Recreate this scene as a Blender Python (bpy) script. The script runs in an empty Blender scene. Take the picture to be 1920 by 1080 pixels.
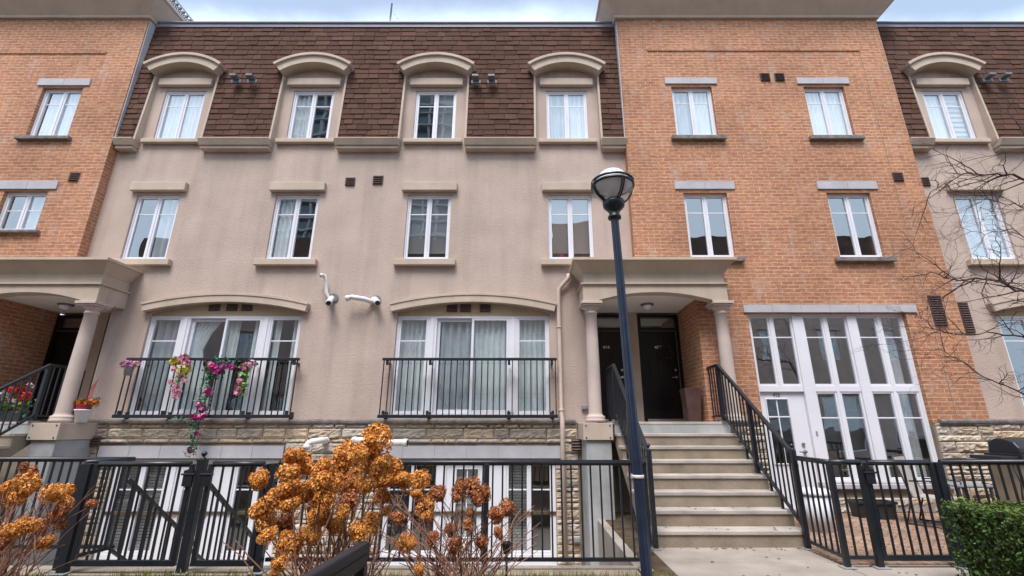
import bpy, bmesh, math, random
import numpy as np
from mathutils import Vector, Matrix, noise
from mathutils.geometry import tessellate_polygon
random.seed(7)
R = math.radians
scn = bpy.context.scene
col = scn.collection
# ------------------------------------------------------------------ camera
CAMZ, TILT, F, CX = 1.44, 16.94, 853.0, 982.0
cd = bpy.data.cameras.new('camera'); cam = bpy.data.objects.new('camera', cd); col.objects.link(cam)
cam.location = (0, 0, CAMZ); cam.rotation_euler = (R(90 + TILT), 0, 0)
cd.sensor_width = 36; cd.lens = 36 * F / 1920; cd.shift_x = -(CX - 960) / 1920
cd.clip_start = .05; cd.clip_end = 2000
scn.camera = cam
# ------------------------------------------------------------------ light
EL, AZ = 62, 196            # sun elevation, compass azimuth from +Y towards +X
w = bpy.data.worlds.new('World'); scn.world = w; w.use_nodes = True
nt = w.node_tree; N = nt.nodes; L = nt.links
bg = N['Background']
sky = N.new('ShaderNodeTexSky'); sky.sky_type = 'NISHITA'; sky.sun_disc = False
sky.sun_elevation = R(EL); sky.sun_rotation = R(AZ); sky.air_density = 1.0; sky.dust_density = 1.2; sky.ozone_density = 1.2
tc = N.new('ShaderNodeTexCoord'); nz = N.new('ShaderNodeTexNoise'); nz.inputs['Scale'].default_value = 2.6
nz.inputs['Detail'].default_value = 7; nz.inputs['Roughness'].default_value = .58
mp = N.new('ShaderNodeMapping'); mp.inputs['Scale'].default_value = (1, 1, 1.8)
L.new(tc.outputs['Generated'], mp.inputs['Vector']); L.new(mp.outputs['Vector'], nz.inputs['Vector'])
sx = N.new('ShaderNodeSeparateXYZ'); L.new(tc.outputs['Generated'], sx.inputs[0])
# cloud bank: thick towards the horizon, thinning at about 48 degrees up, all round
el = N.new('ShaderNodeMapRange'); el.inputs['From Min'].default_value = 1.17; el.inputs['From Max'].default_value = 1.02
el.inputs['To Min'].default_value = -.08; el.inputs['To Max'].default_value = .42
dv = N.new('ShaderNodeMath'); dv.operation = 'DIVIDE'; ab = N.new('ShaderNodeMath'); ab.operation = 'ABSOLUTE'; L.new(sx.outputs['Y'], ab.inputs[0])
L.new(sx.outputs['Z'], dv.inputs[0]); L.new(ab.outputs[0], dv.inputs[1]); L.new(dv.outputs[0], el.inputs['Value'])
ad = N.new('ShaderNodeMath'); ad.operation = 'ADD'; L.new(nz.outputs['Fac'], ad.inputs[0]); L.new(el.outputs[0], ad.inputs[1])
rp = N.new('ShaderNodeMapRange'); rp.interpolation_type = 'SMOOTHSTEP'
rp.inputs['From Min'].default_value = .42; rp.inputs['From Max'].default_value = .95; rp.inputs['To Min'].default_value = .3; rp.inputs['To Max'].default_value = .97
L.new(ad.outputs[0], rp.inputs['Value'])
mx = N.new('ShaderNodeMixRGB'); mx.inputs[2].default_value = (7.0, 8.4, 10.1, 1)
L.new(rp.outputs[0], mx.inputs[0]); L.new(sky.outputs[0], mx.inputs[1]); L.new(mx.outputs[0], bg.inputs['Color'])
bg.inputs['Strength'].default_value = .105
sd = bpy.data.lights.new('sun', 'SUN'); sd.energy = 3.0; sd.angle = R(29); sd.color = (1, .95, .91)
so = bpy.data.objects.new('sun', sd); col.objects.link(so)
sv = Vector((math.sin(R(AZ)) * math.cos(R(EL)), math.cos(R(AZ)) * math.cos(R(EL)), math.sin(R(EL))))
so.rotation_euler = sv.to_track_quat('Z', 'Y').to_euler(); so.location = (0, -6, 30)
scn.view_settings.view_transform = 'Standard'; scn.view_settings.look = 'None'
scn.view_settings.gamma = 1; scn.view_settings.use_curve_mapping = False
scn.view_settings.exposure = .8

# ------------------------------------------------------------------ helpers
def at(px, py, d):
    """picture point (1920 x 1080) at depth d -> world X, Z"""
    v = (540 - py) / F; c, s = math.cos(R(TILT)), math.sin(R(TILT))
    z = d / (c - v * s)
    return (px - CX) * z / F, CAMZ + z * (s + v * c)
ORG = {}
def org(o): return ORG.get(o.name, Vector((0, 0, 0))) if o else Vector((0, 0, 0))
def tag(o, label=None, cat=None, group=None, kind=None):
    if label: o['label'] = label
    if cat: o['category'] = cat
    if group: o['group'] = group
    if kind: o['kind'] = kind
    return o
def thing(name, loc, label, cat, group=None):
    o = bpy.data.objects.new(name, None); col.objects.link(o); o.location = loc
    o.empty_display_size = .1; ORG[o.name] = Vector(loc)
    return tag(o, label, cat, group)
class MB:
    def __init__(s): s.v = []; s.f = []; s.c = None; s.cols = []
    def poly(s, pts, c=None):
        n = len(s.v); s.v += [tuple(p) for p in pts]; s.f.append(tuple(range(n, n + len(pts))))
        s.cols.append(c if c else (1, 1, 1)); return s
    def mesh(s, vs, fs, c=None):
        n = len(s.v); s.v += [tuple(p) for p in vs]; s.f += [tuple(i + n for i in f) for f in fs]
        s.cols += [c if c else (1, 1, 1)] * len(fs); return s
    def box(s, x0, x1, y0, y1, z0, z1, c=None):
        if x0 > x1: x0, x1 = x1, x0
        if y0 > y1: y0, y1 = y1, y0
        if z0 > z1: z0, z1 = z1, z0
        vs = [(x0,y0,z0),(x1,y0,z0),(x1,y1,z0),(x0,y1,z0),(x0,y0,z1),(x1,y0,z1),(x1,y1,z1),(x0,y1,z1)]
        return s.mesh(vs, [(0,3,2,1),(4,5,6,7),(0,1,5,4),(1,2,6,5),(2,3,7,6),(3,0,4,7)], c)
    def bar(s, p, q, wx, wz, c=None, up=None):
        p, q = Vector(p), Vector(q); d = (q - p).normalized(); u = Vector(up) if up else Vector((0, 0, 1))
        if abs(d.dot(u)) > .98: u = Vector((0, 1, 0))
        a = d.cross(u).normalized() * wx / 2; b = a.cross(d).normalized() * wz / 2
        vs = [p-a-b, p+a-b, p+a+b, p-a+b, q-a-b, q+a-b, q+a+b, q-a+b]
        return s.mesh(vs, [(0,3,2,1),(4,5,6,7),(0,1,5,4),(1,2,6,5),(2,3,7,6),(3,0,4,7)], c)
    def tube(s, pts, r, n=8, c=None, cap=True):
        pts = [Vector(p) for p in pts]; rs = r if isinstance(r, (list, tuple)) else [r] * len(pts)
        vs = []; prev = None
        for i, p in enumerate(pts):
            d = (pts[min(i+1, len(pts)-1)] - pts[max(i-1, 0)]).normalized()
            if prev is None:
                a = d.orthogonal().normalized()
            else:
                a = (prev - d * prev.dot(d));  a = a.normalized() if a.length > 1e-6 else d.orthogonal().normalized()
            prev = a; b = d.cross(a)
            for k in range(n):
                t = 2 * math.pi * k / n; vs.append(p + (a * math.cos(t) + b * math.sin(t)) * rs[i])
        fs = [(i*n+k, i*n+(k+1) % n, (i+1)*n+(k+1) % n, (i+1)*n+k) for i in range(len(pts)-1) for k in range(n)]
        if cap: fs += [tuple(range(n))[::-1], tuple((len(pts)-1)*n+k for k in range(n))]
        return s.mesh(vs, fs, c)
    def lathe(s, prof, cx, cy, n=24, c=None, z0=0):
        vs = []; m = len(prof)
        for k in range(n):
            t = 2*math.pi*k/n
            for r, z in prof: vs.append((cx + r*math.cos(t), cy + r*math.sin(t), z0 + z))
        fs = [(k*m+i, ((k+1) % n)*m+i, ((k+1) % n)*m+i+1, k*m+i+1) for k in range(n) for i in range(m-1)]
        return s.mesh(vs, fs, c)
    def prism(s, loops, y0, y1, c=None, axis='y'):
        """loops of (a, b): outer first then holes; extruded along axis from y0 (front) to y1"""
        flat = [p for l in loops for p in l]
        tri = tessellate_polygon([[Vector((a, b, 0)) for a, b in l] for l in loops])
        def P(a, b, t):
            return (a, t, b) if axis == 'y' else ((t, a, b) if axis == 'x' else (a, b, t))
        n = len(flat)
        vs = [P(a, b, y0) for a, b in flat] + [P(a, b, y1) for a, b in flat]
        fs = [tuple(t) for t in tri] + [tuple(i + n for i in t[::-1]) for t in tri]
        k = 0
        for l in loops:
            m = len(l)
            for i in range(m):
                a, b = k + i, k + (i+1) % m; fs.append((a, b, b+n, a+n))
            k += m
        return s.mesh(vs, fs, c)
    def profile(s, prof, x0, x1, c=None, m0=0, m1=0):
        """closed (y, z) profile run along x, ends mitred by m0/m1 * (yref - y)"""
        n = len(prof); yr = max(p[0] for p in prof)
        vs = [(x0 - m0*(yr - y), y, z) for y, z in prof] + [(x1 + m1*(yr - y), y, z) for y, z in prof]
        fs = [(i, (i+1) % n, (i+1) % n + n, i + n) for i in range(n)]
        t = tessellate_polygon([[Vector((y, z, 0)) for y, z in prof]])
        fs += [tuple(q) for q in t] + [tuple(i+n for i in q[::-1]) for q in t]
        return s.mesh(vs, fs, c)
    def build(s, name, mat, parent=None, smooth=False, bevel=0, label=None, fix=True, useg=False):
        o_ = org(parent)
        me = bpy.data.meshes.new(name)
        me.from_pydata([(v[0]-o_.x, v[1]-o_.y, v[2]-o_.z) for v in s.v], [], s.f)
        if any(c != (1, 1, 1) for c in s.cols):
            at_ = me.color_attributes.new('tint', 'FLOAT_COLOR', 'CORNER')
            arr = np.ones((len(me.loops), 4), dtype=np.float32); k = 0
            for f, c in zip(s.f, s.cols):
                arr[k:k+len(f), :3] = c; k += len(f)
            at_.data.foreach_set('color', arr.ravel())
        if fix:
            bm = bmesh.new(); bm.from_mesh(me); bmesh.ops.recalc_face_normals(bm, faces=bm.faces)
            bm.to_mesh(me); bm.free()
        uv = me.uv_layers.new(name='UVMap'); nl = len(me.loops)
        if nl:
            co = np.empty(len(me.vertices)*3); me.vertices.foreach_get('co', co); co = co.reshape(-1, 3) + np.array(o_)
            vi = np.empty(nl, dtype=np.int64); me.loops.foreach_get('vertex_index', vi)
            nr = np.empty(len(me.polygons)*3); me.polygons.foreach_get('normal', nr); nr = np.abs(nr.reshape(-1, 3))
            lt = np.empty(len(me.polygons), dtype=np.int64); me.polygons.foreach_get('loop_total', lt)
            ax = np.repeat(np.argmax(nr * np.array([1, 1.02, 1.01]), axis=1), lt); p = co[vi]
            u = np.where(ax == 0, p[:, 1], p[:, 0]); v = np.where(ax == 2, p[:, 1], p[:, 2])
            uv.data.foreach_set('uv', np.stack([u, v], 1).astype(np.float32).ravel())
        if smooth:
            me.polygons.foreach_set('use_smooth', [True]*len(me.polygons))
        me.materials.append(mat)
        o = bpy.data.objects.new(name, me); col.objects.link(o)
        if bevel:
            b = o.modifiers.new('bevel', 'BEVEL'); b.width = bevel; b.segments = 2; b.limit_method = 'ANGLE'; b.angle_limit = R(35)
        if parent: o.parent = parent; ORG[o.name] = o_
        else: ORG[o.name] = Vector((0, 0, 0))
        if label: o['label'] = label
        return o
def kids(o): return [c for c in col.objects if c.parent == o]
def copy_tree(o, parent=None):
    c = o.copy(); col.objects.link(c)
    if parent: c.parent = parent
    for ch in kids(o): copy_tree(ch, c)
    return c

# ------------------------------------------------------------------ materials
def mat(name, color, rough=.7, spec=.3, metal=0, bump=0, bscale=60, var=0, vscale=3, tint=False, streak=0, fine=0, **kw):
    m = bpy.data.materials.new(name); m.use_nodes = True; t = m.node_tree; n = t.nodes; l = t.links
    b = n['Principled BSDF']; b.inputs['Roughness'].default_value = rough; b.inputs['Metallic'].default_value = metal
    b.inputs['Specular IOR Level'].default_value = spec
    base = n.new('ShaderNodeRGB'); base.outputs[0].default_value = (*color, 1); out = base.outputs[0]
    g = n.new('ShaderNodeNewGeometry')
    def mul(o1, o2, fac=1):
        x = n.new('ShaderNodeMixRGB'); x.blend_type = 'MULTIPLY'; x.inputs[0].default_value = fac
        l.new(o1, x.inputs[1]); l.new(o2, x.inputs[2]); return x.outputs[0]
    def nzf(scale, lo, hi, sc=(1, 1, 1), det=5, a=.3, b_=.7):
        mpp = n.new('ShaderNodeMapping'); mpp.inputs['Scale'].default_value = sc; l.new(g.outputs['Position'], mpp.inputs['Vector'])
        q = n.new('ShaderNodeTexNoise'); q.inputs['Scale'].default_value = scale; q.inputs['Detail'].default_value = det
        l.new(mpp.outputs[0], q.inputs['Vector'])
        r = n.new('ShaderNodeMapRange'); r.inputs['From Min'].default_value = a; r.inputs['From Max'].default_value = b_
        r.inputs['To Min'].default_value = lo; r.inputs['To Max'].default_value = hi; l.new(q.outputs['Fac'], r.inputs['Value'])
        c = n.new('ShaderNodeCombineColor'); [l.new(r.outputs[0], c.inputs[i]) for i in range(3)]; return c.outputs[0]
    if tint:
        a = n.new('ShaderNodeVertexColor'); a.layer_name = 'tint'; out = mul(out, a.outputs[0])
    if var: out = mul(out, nzf(vscale, 1 - var, 1 + var*.5))
    if fine: out = mul(out, nzf(90, 1 - fine, 1 + fine, det=2))
    if streak: out = mul(out, nzf(1.0, 1 - streak, 1.03, sc=(5, 5, .35), det=6, a=.25, b_=.55))
    l.new(out, b.inputs['Base Color'])
    if bump:
        q = n.new('ShaderNodeTexNoise'); q.inputs['Scale'].default_value = bscale; q.inputs['Detail'].default_value = 4
        l.new(g.outputs['Position'], q.inputs['Vector'])
        bp = n.new('ShaderNodeBump'); bp.inputs['Strength'].default_value = bump; bp.inputs['Distance'].default_value = .01
        l.new(q.outputs['Fac'], bp.inputs['Height']); l.new(bp.outputs[0], b.inputs['Normal'])
    for k, v in kw.items(): b.inputs[k].default_value = v
    return m
def brick_mat(name, c1, c2, mortar, bw=.235, rh=.0765, ms=.009, rot=0, var=.3):
    m = mat(name, c1, .85, .2); t = m.node_tree; n = t.nodes; l = t.links; b = n['Principled BSDF']
    u = n.new('ShaderNodeUVMap'); u.uv_map = 'UVMap'
    mpp = n.new('ShaderNodeMapping'); mpp.inputs['Rotation'].default_value = (0, 0, R(rot)); l.new(u.outputs[0], mpp.inputs[0])
    # slight wobble so courses are not ruler straight
    k = n.new('ShaderNodeTexBrick'); k.inputs['Scale'].default_value = 1; k.inputs['Brick Width'].default_value = bw
    k.inputs['Row Height'].default_value = rh; k.inputs['Mortar Size'].default_value = ms; k.inputs['Mortar Smooth'].default_value = .25
    k.inputs['Color1'].default_value = (*c1, 1); k.inputs['Color2'].default_value = (*c2, 1); k.inputs['Mortar'].default_value = (*mortar, 1)
    k.inputs['Bias'].default_value = -.1; l.new(mpp.outputs[0], k.inputs['Vector'])
    def nn(scale, lo, hi, sc=(1, 1, 1), a=.3, b_=.7):
        m2 = n.new('ShaderNodeMapping'); m2.inputs['Scale'].default_value = sc; l.new(u.outputs[0], m2.inputs[0])
        q = n.new('ShaderNodeTexNoise'); q.inputs['Scale'].default_value = scale; q.inputs['Detail'].default_value = 4; l.new(m2.outputs[0], q.inputs['Vector'])
        r = n.new('ShaderNodeMapRange'); r.inputs['From Min'].default_value = a; r.inputs['From Max'].default_value = b_
        r.inputs['To Min'].default_value = lo; r.inputs['To Max'].default_value = hi; l.new(q.outputs['Fac'], r.inputs['Value']); return r.outputs[0]
    def mul(o1, o2):
        x = n.new('ShaderNodeMixRGB'); x.blend_type = 'MULTIPLY'; x.inputs[0].default_value = 1; l.new(o1, x.inputs[1]); l.new(o2, x.inputs[2]); return x.outputs[0]
    o = mul(k.outputs['Color'], nn(.7, 1 - var*.6, 1 + var*.5))
    o = mul(o, nn(9, 1 - var, 1 + var*.7, (1, 2.5, 1)))
    o = mul(o, nn(70, .88, 1.1))
    # efflorescence: pale smudges
    e = n.new('ShaderNodeMixRGB'); e.inputs[2].default_value = (.5, .43, .38, 1)
    l.new(nn(2.2, 0, .5, (1.6, .7, 1), .55, .85), e.inputs[0]); l.new(o, e.inputs[1]); l.new(e.outputs[0], b.inputs['Base Color'])
    bp = n.new('ShaderNodeBump'); bp.inputs['Strength'].default_value = .6; bp.inputs['Distance'].default_value = .006
    inv = n.new('ShaderNodeMath'); inv.operation = 'SUBTRACT'; l.new(nn(50, .7, 1), inv.inputs[0]); l.new(k.outputs['Fac'], inv.inputs[1])
    l.new(inv.outputs[0], bp.inputs['Height']); l.new(bp.outputs[0], b.inputs['Normal'])
    return m
def glass_mat(name, tintc=(.82, .88, .9), refl=.2):
    m = bpy.data.materials.new(name); m.use_nodes = True; t = m.node_tree; n = t.nodes; l = t.links
    for x in list(n):
        if x.type == 'BSDF_PRINCIPLED': n.remove(x)
    tr = n.new('ShaderNodeBsdfTransparent'); tr.inputs[0].default_value = (*tintc, 1)
    gl = n.new('ShaderNodeBsdfGlossy'); gl.inputs['Roughness'].default_value = .0; gl.inputs['Color'].default_value = (.93, .97, 1, 1)
    g = n.new('ShaderNodeNewGeometry'); q = n.new('ShaderNodeTexNoise'); q.inputs['Scale'].default_value = 1.7; q.inputs['Detail'].default_value = 1
    l.new(g.outputs['Position'], q.inputs['Vector'])
    bp = n.new('ShaderNodeBump'); bp.inputs['Strength'].default_value = .08; bp.inputs['Distance'].default_value = .03
    l.new(q.outputs['Fac'], bp.inputs['Height']); l.new(bp.outputs[0], gl.inputs['Normal'])
    fr = n.new('ShaderNodeLayerWeight'); fr.inputs['Blend'].default_value = .5
    pw = n.new('ShaderNodeMath'); pw.operation = 'POWER'; pw.inputs[1].default_value = 3.2; l.new(fr.outputs['Facing'], pw.inputs[0])
    ma = n.new('ShaderNodeMath'); ma.operation = 'MULTIPLY_ADD'; ma.inputs[1].default_value = 1 - refl; ma.inputs[2].default_value = refl; ma.use_clamp = True
    l.new(pw.outputs[0], ma.inputs[0]); mx_ = n.new('ShaderNodeMixShader')
    l.new(ma.outputs[0], mx_.inputs[0]); l.new(tr.outputs[0], mx_.inputs[1]); l.new(gl.outputs[0], mx_.inputs[2])
    l.new(mx_.outputs[0], n['Material Output'].inputs[0]); return m

M = {}
M['stucco'] = mat('stucco', (.47, .375, .328), .9, .15, bump=.9, bscale=55, var=.11, vscale=1.6, streak=.10, fine=.12)
M['stucco_trim'] = mat('stucco_trim', (.49, .405, .335), .9, .15, bump=.3, bscale=60, var=.1, vscale=2, streak=.08, fine=.05)
M['brick'] = brick_mat('brick', (.46, .215, .115), (.36, .16, .09), (.52, .37, .28), .235, .0785, .0075)
M['limestone'] = mat('limestone', (.44, .435, .475), .8, .2, bump=.3, bscale=50, var=.12, vscale=3, fine=.05)
M['rough_sill'] = mat('rough_sill', (.22, .20, .19), .9, .2, bump=1, bscale=30, var=.35, vscale=9, fine=.15)
M['stone'] = mat('stone', (.48, .425, .36), .9, .15, bump=.8, bscale=22, var=.2, vscale=7, tint=True, fine=.1)
M['mortar'] = mat('mortar', (.24, .20, .155), .95, .1, bump=.4, bscale=60, var=.2)
M['shingle'] = mat('shingle', (.105, .058, .045), .95, .1, bump=.5, bscale=160, tint=True, var=.13, vscale=1.3, fine=.2)
M['flashing'] = mat('flashing', (.24, .23, .29), .5, .5, var=.1)
M['white'] = mat('white_vinyl', (.70, .71, .77), .4, .4, var=.05, vscale=2, fine=.02)
M['glass'] = glass_mat('glass', (.9, .94, .97), refl=.3)
M['glass_wall'] = glass_mat('glass_wall', (.9, .94, .97), refl=.42)
M['glass_dark'] = glass_mat('glass_low', (.84, .9, .92), refl=.24)
M['black'] = mat('black_metal', (.012, .015, .022), .38, .55, bump=.06, bscale=120, var=.3, vscale=6)
M['blue_black'] = mat('lamp_paint', (.014, .026, .055), .28, .6, var=.3, vscale=9, bump=.05, bscale=90)
M['concrete'] = mat('concrete', (.345, .305, .265), .9, .2, bump=.45, bscale=70, var=.3, vscale=1.7, fine=.14)
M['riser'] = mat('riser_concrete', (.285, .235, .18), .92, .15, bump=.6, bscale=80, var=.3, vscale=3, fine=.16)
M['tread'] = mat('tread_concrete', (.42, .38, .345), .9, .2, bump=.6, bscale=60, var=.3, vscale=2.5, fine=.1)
M['pier'] = mat('bare_concrete', (.36, .37, .38), .9, .2, bump=.3, bscale=30, var=.25, vscale=2.5, streak=.15)
M['tymp'] = mat('tympanum_stucco', (.47, .37, .26), .9, .15, bump=.3, bscale=60, var=.1, vscale=3)
M['column'] = mat('painted_column', (.50, .41, .37), .7, .25, bump=.15, bscale=60, var=.08, vscale=3)
M['porch_white'] = mat('porch_ceiling', (.78, .75, .72), .8, .2, var=.05)
M['interior'] = mat('interior_wall', (.36, .33, .30), .9, .1, var=.3, vscale=1)
M['curtain'] = mat('curtain_cloth', (.82, .84, .84), .9, .1, var=.08, vscale=4)
M['drape'] = mat('drape_cloth', (.55, .58, .60), .9, .1, var=.15, vscale=4)
M['blind'] = mat('blind_slats', (.66, .66, .64), .6, .2)
M['door_black'] = mat('black_door_paint', (.007, .0065, .008), .28, .4, bump=.05, bscale=40)
M['chrome'] = mat('satin_nickel', (.6, .6, .6), .3, .5, metal=1)
M['pvc'] = mat('white_pvc', (.68, .66, .66), .4, .4, var=.1, vscale=8)
M['vent'] = mat('brown_vent', (.11, .07, .065), .6, .3, var=.2, vscale=12)
M['vent_grey'] = mat('grey_vent', (.16, .17, .19), .5, .4, var=.2, vscale=12)
M['downspout'] = mat('painted_downspout', (.47, .37, .33), .5, .35, var=.1)
M['soil'] = mat('soil', (.10, .075, .05), 1, .05, bump=1, bscale=25, var=.5, vscale=5, fine=.3)
M['grass'] = mat('grass_blades', (.14, .17, .045), .8, .15, tint=True)
M['paver'] = brick_mat('pavers', (.34, .22, .15), (.25, .15, .11), (.12, .10, .08), .2, .1, .008, 45, .35)
M['head'] = mat('dried_petals', (.74, .33, .07), .75, .15, tint=True)
M['stem'] = mat('dry_stems', (.30, .16, .115), .85, .15, tint=True)
M['bark'] = mat('bark', (.075, .05, .05), .9, .1, bump=.6, bscale=40)
M['hedge'] = mat('hedge_leaves', (.062, .118, .022), .5, .35, tint=True)
M['hedge_core'] = mat('hedge_twigs', (.03, .035, .015), 1, 0)
M['petal'] = mat('silk_petals', (1, 1, 1), .7, .15, tint=True)
M['planter'] = mat('brown_planter', (.085, .045, .04), .6, .3, var=.3, vscale=6)
M['dark_plastic'] = mat('dark_plastic', (.03, .032, .035), .5, .4, var=.3)
M['grill_cover'] = mat('grill_lid', (.018, .02, .028), .45, .45, bump=.2, bscale=20)
M['grill_panel'] = mat('grill_panel', (.42, .35, .24), .5, .4, var=.25, vscale=4)
M['white_pot'] = mat('white_pot', (.66, .68, .74), .4, .4, var=.08)
M['red_pot'] = mat('red_pot', (.35, .02, .04), .5, .4)
M['grey_box'] = mat('grey_box', (.27, .28, .30), .5, .4, var=.2)
M['mesh_fabric'] = mat('chair_sling', (.40, .37, .33), .8, .2, var=.15)
M['bronze'] = mat('chair_frame', (.05, .04, .035), .5, .5)
M['globe_white'] = mat('opal_acrylic', (.80, .82, .84), .25, .5)
M['number_white'] = mat('white_numbers', (.8, .8, .8), .5, .3)
M['number_brown'] = mat('brown_numbers', (.20, .15, .14), .6, .3)
M['tower'] = mat('tower_glass', (.10, .16, .2), .15, .8)
M['tower_slab'] = mat('tower_slab', (.5, .5, .5), .8, .2)
M['acrylic'] = mat('milky_acrylic', (.80, .79, .82), .2, .5, Alpha=.38)
wb = mat('frosted_bulb', (.85, .87, .9), .35, .4); M['bulb'] = wb

# ------------------------------------------------------------------ geometry constants (metres)
YS, YB = 8.9, 8.7            # stucco and brick facade planes
ZR = 1.52                    # landing height
MIR = -6.92                  # the left porch mirrors the right one: x -> MIR - x
def rect(x0, x1, z0, z1): return [(x0, z0), (x1, z0), (x1, z1), (x0, z1)]
def arch_pts(x0, x1, zs, rise, n=14):
    """points of a segmental arch from (x1, zs) over to (x0, zs)"""
    c = (x0 + x1) / 2; h = (x1 - x0) / 2; r = (h*h + rise*rise) / (2*rise); a = math.asin(h / r)
    return [(c + r*math.sin(a*(1 - 2*i/n)), zs + rise - r + r*math.cos(a*(1 - 2*i/n))) for i in range(n+1)]
def arch_band(x0, x1, zs, rise, th, n=16):
    o = arch_pts(x0, x1, zs, rise, n); c = (x0+x1)/2; h = (x1-x0)/2; r = (h*h+rise*rise)/(2*rise)
    cz = zs + rise - r
    i_ = [(c + (x-c)*(r-th)/r, cz + (z-cz)*(r-th)/r) for x, z in o]
    return o + i_[::-1]

def sash(fr, gl, x0, x1, z0, z1, y, b=.045, mun=.27, vm=False):
    """one glazed sash: border on fr, glass on gl"""
    fr.box(x0, x0+b, y, y+.05, z0, z1); fr.box(x1-b, x1, y, y+.05, z0, z1)
    fr.box(x0+b, x1-b, y, y+.05, z0, z0+b); fr.box(x0+b, x1-b, y, y+.05, z1-b, z1)
    if mun:
        zm = z1 - b - (z1-z0-2*b)*mun; fr.box(x0+b, x1-b, y+.022, y+.034, zm-.012, zm+.012)
    if vm: xm = (x0+x1)/2; fr.box(xm-.012, xm+.012, y+.023, y+.035, z0+b, z1-b)
    gl.poly([(x0+b, y+.028, z0+b), (x1-b, y+.028, z0+b), (x1-b, y+.028, z1-b), (x0+b, y+.028, z1-b)])
def cloth(x0, x1, z0, z1, y, amp=.03, per=.11, gather=0):
    m = MB(); n = max(8, int((x1-x0)/.014)); rows = 6; ph = random.random()*6
    vs = []
    for j in range(rows+1):
        t = j/rows; z = z1 + (z0-z1)*t
        for i in range(n+1):
            s_ = i/n; x = x0 + (x1-x0)*s_
            if gather: x = x0 + (x1-x0)*s_*(1 - gather*math.sin(math.pi*min(1, t*1.4))*.9)
            vs.append((x, y + amp*math.sin(2*math.pi*s_*(x1-x0)/per + ph + .6*math.sin(3*s_+ph+t)) , z))
    m.mesh(vs, [(j*(n+1)+i, j*(n+1)+i+1, (j+1)*(n+1)+i+1, (j+1)*(n+1)+i) for j in range(rows) for i in range(n)])
    return m
def cover(kind, x0, x1, z0, z1, y, par):
    """what hangs behind the glass: sub-part of the window"""
    if kind == 'none': return
    if kind == 'sheer': cloth(x0, x1, z0, z1, y).build('curtain', M['curtain'], par, True, fix=False)
    if kind == 'drape': cloth(x0, x1, z0, z1, y, .035, .16).build('curtain', M['drape'], par, True, fix=False)
    if kind == 'side':
        wd = (x1-x0)*.3
        cloth(x0, x0+wd, z0, z1, y, .03, .1).build('curtain', M['curtain'], par, True, fix=False)
        cloth(x1-wd, x1, z0, z1, y, .03, .1).build('curtain', M['curtain'], par, True, fix=False)
    if kind == 'right': cloth(x0+(x1-x0)*.5, x1, z0, z1, y, .03, .1).build('curtain', M['curtain'], par, True, fix=False)
    if kind == 'tied':
        cloth(x0, x0+(x1-x0)*.8, z0, z1, y, .025, .1, .6).build('curtain', M['curtain'], par, True, fix=False)
    if kind in ('blind', 'zebra', 'halfblind'):
        m = MB(); st = .05 if kind != 'zebra' else .13; z = z1; zb = z0 if kind != 'halfblind' else z0 + (z1-z0)*.12
        while z > zb:
            if kind == 'zebra': m.box(x0, x1, y, y+.004, z-.075, z)
            else: m.bar((x0, y+.02, z), (x1, y+.02, z), .045, .003, up=(0, 1, .5))
            z -= st
        if kind == 'zebra': m.box(x0, x1, y+.02, y+.022, z0, z1)
        m.build('blind', M['blind'], par, fix=False)
def casement(par, x0, x1, z0, z1, y, kinds=('none', 'none'), label=None, gm='glass', mun=.27):
    fr, gl = MB(), MB(); b = .035
    fr.box(x0, x0+b, y, y+.09, z0, z1); fr.box(x1-b, x1, y, y+.09, z0, z1)
    fr.box(x0+b, x1-b, y, y+.09, z0, z0+b); fr.box(x0+b, x1-b, y, y+.09, z1-b, z1)
    xm = (x0+x1)/2; fr.box(xm-.012, xm+.012, y+.004, y+.09, z0+b, z1-b)
    sash(fr, gl, x0+b, xm-.012, z0+b, z1-b, y+.015, .04, mun); sash(fr, gl, xm+.012, x1-b, z0+b, z1-b, y+.015, .04, mun)
    w_ = fr.build('window', M['white'], par, label=label, bevel=.004); gl.build('pane', M[gm], w_)
    cover(kinds[0], x0+.05, xm-.02, z0+.04, z1-.04, y+.10, w_); cover(kinds[1], xm+.02, x1-.05, z0+.04, z1-.04, y+.10, w_)
    return w_

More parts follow.
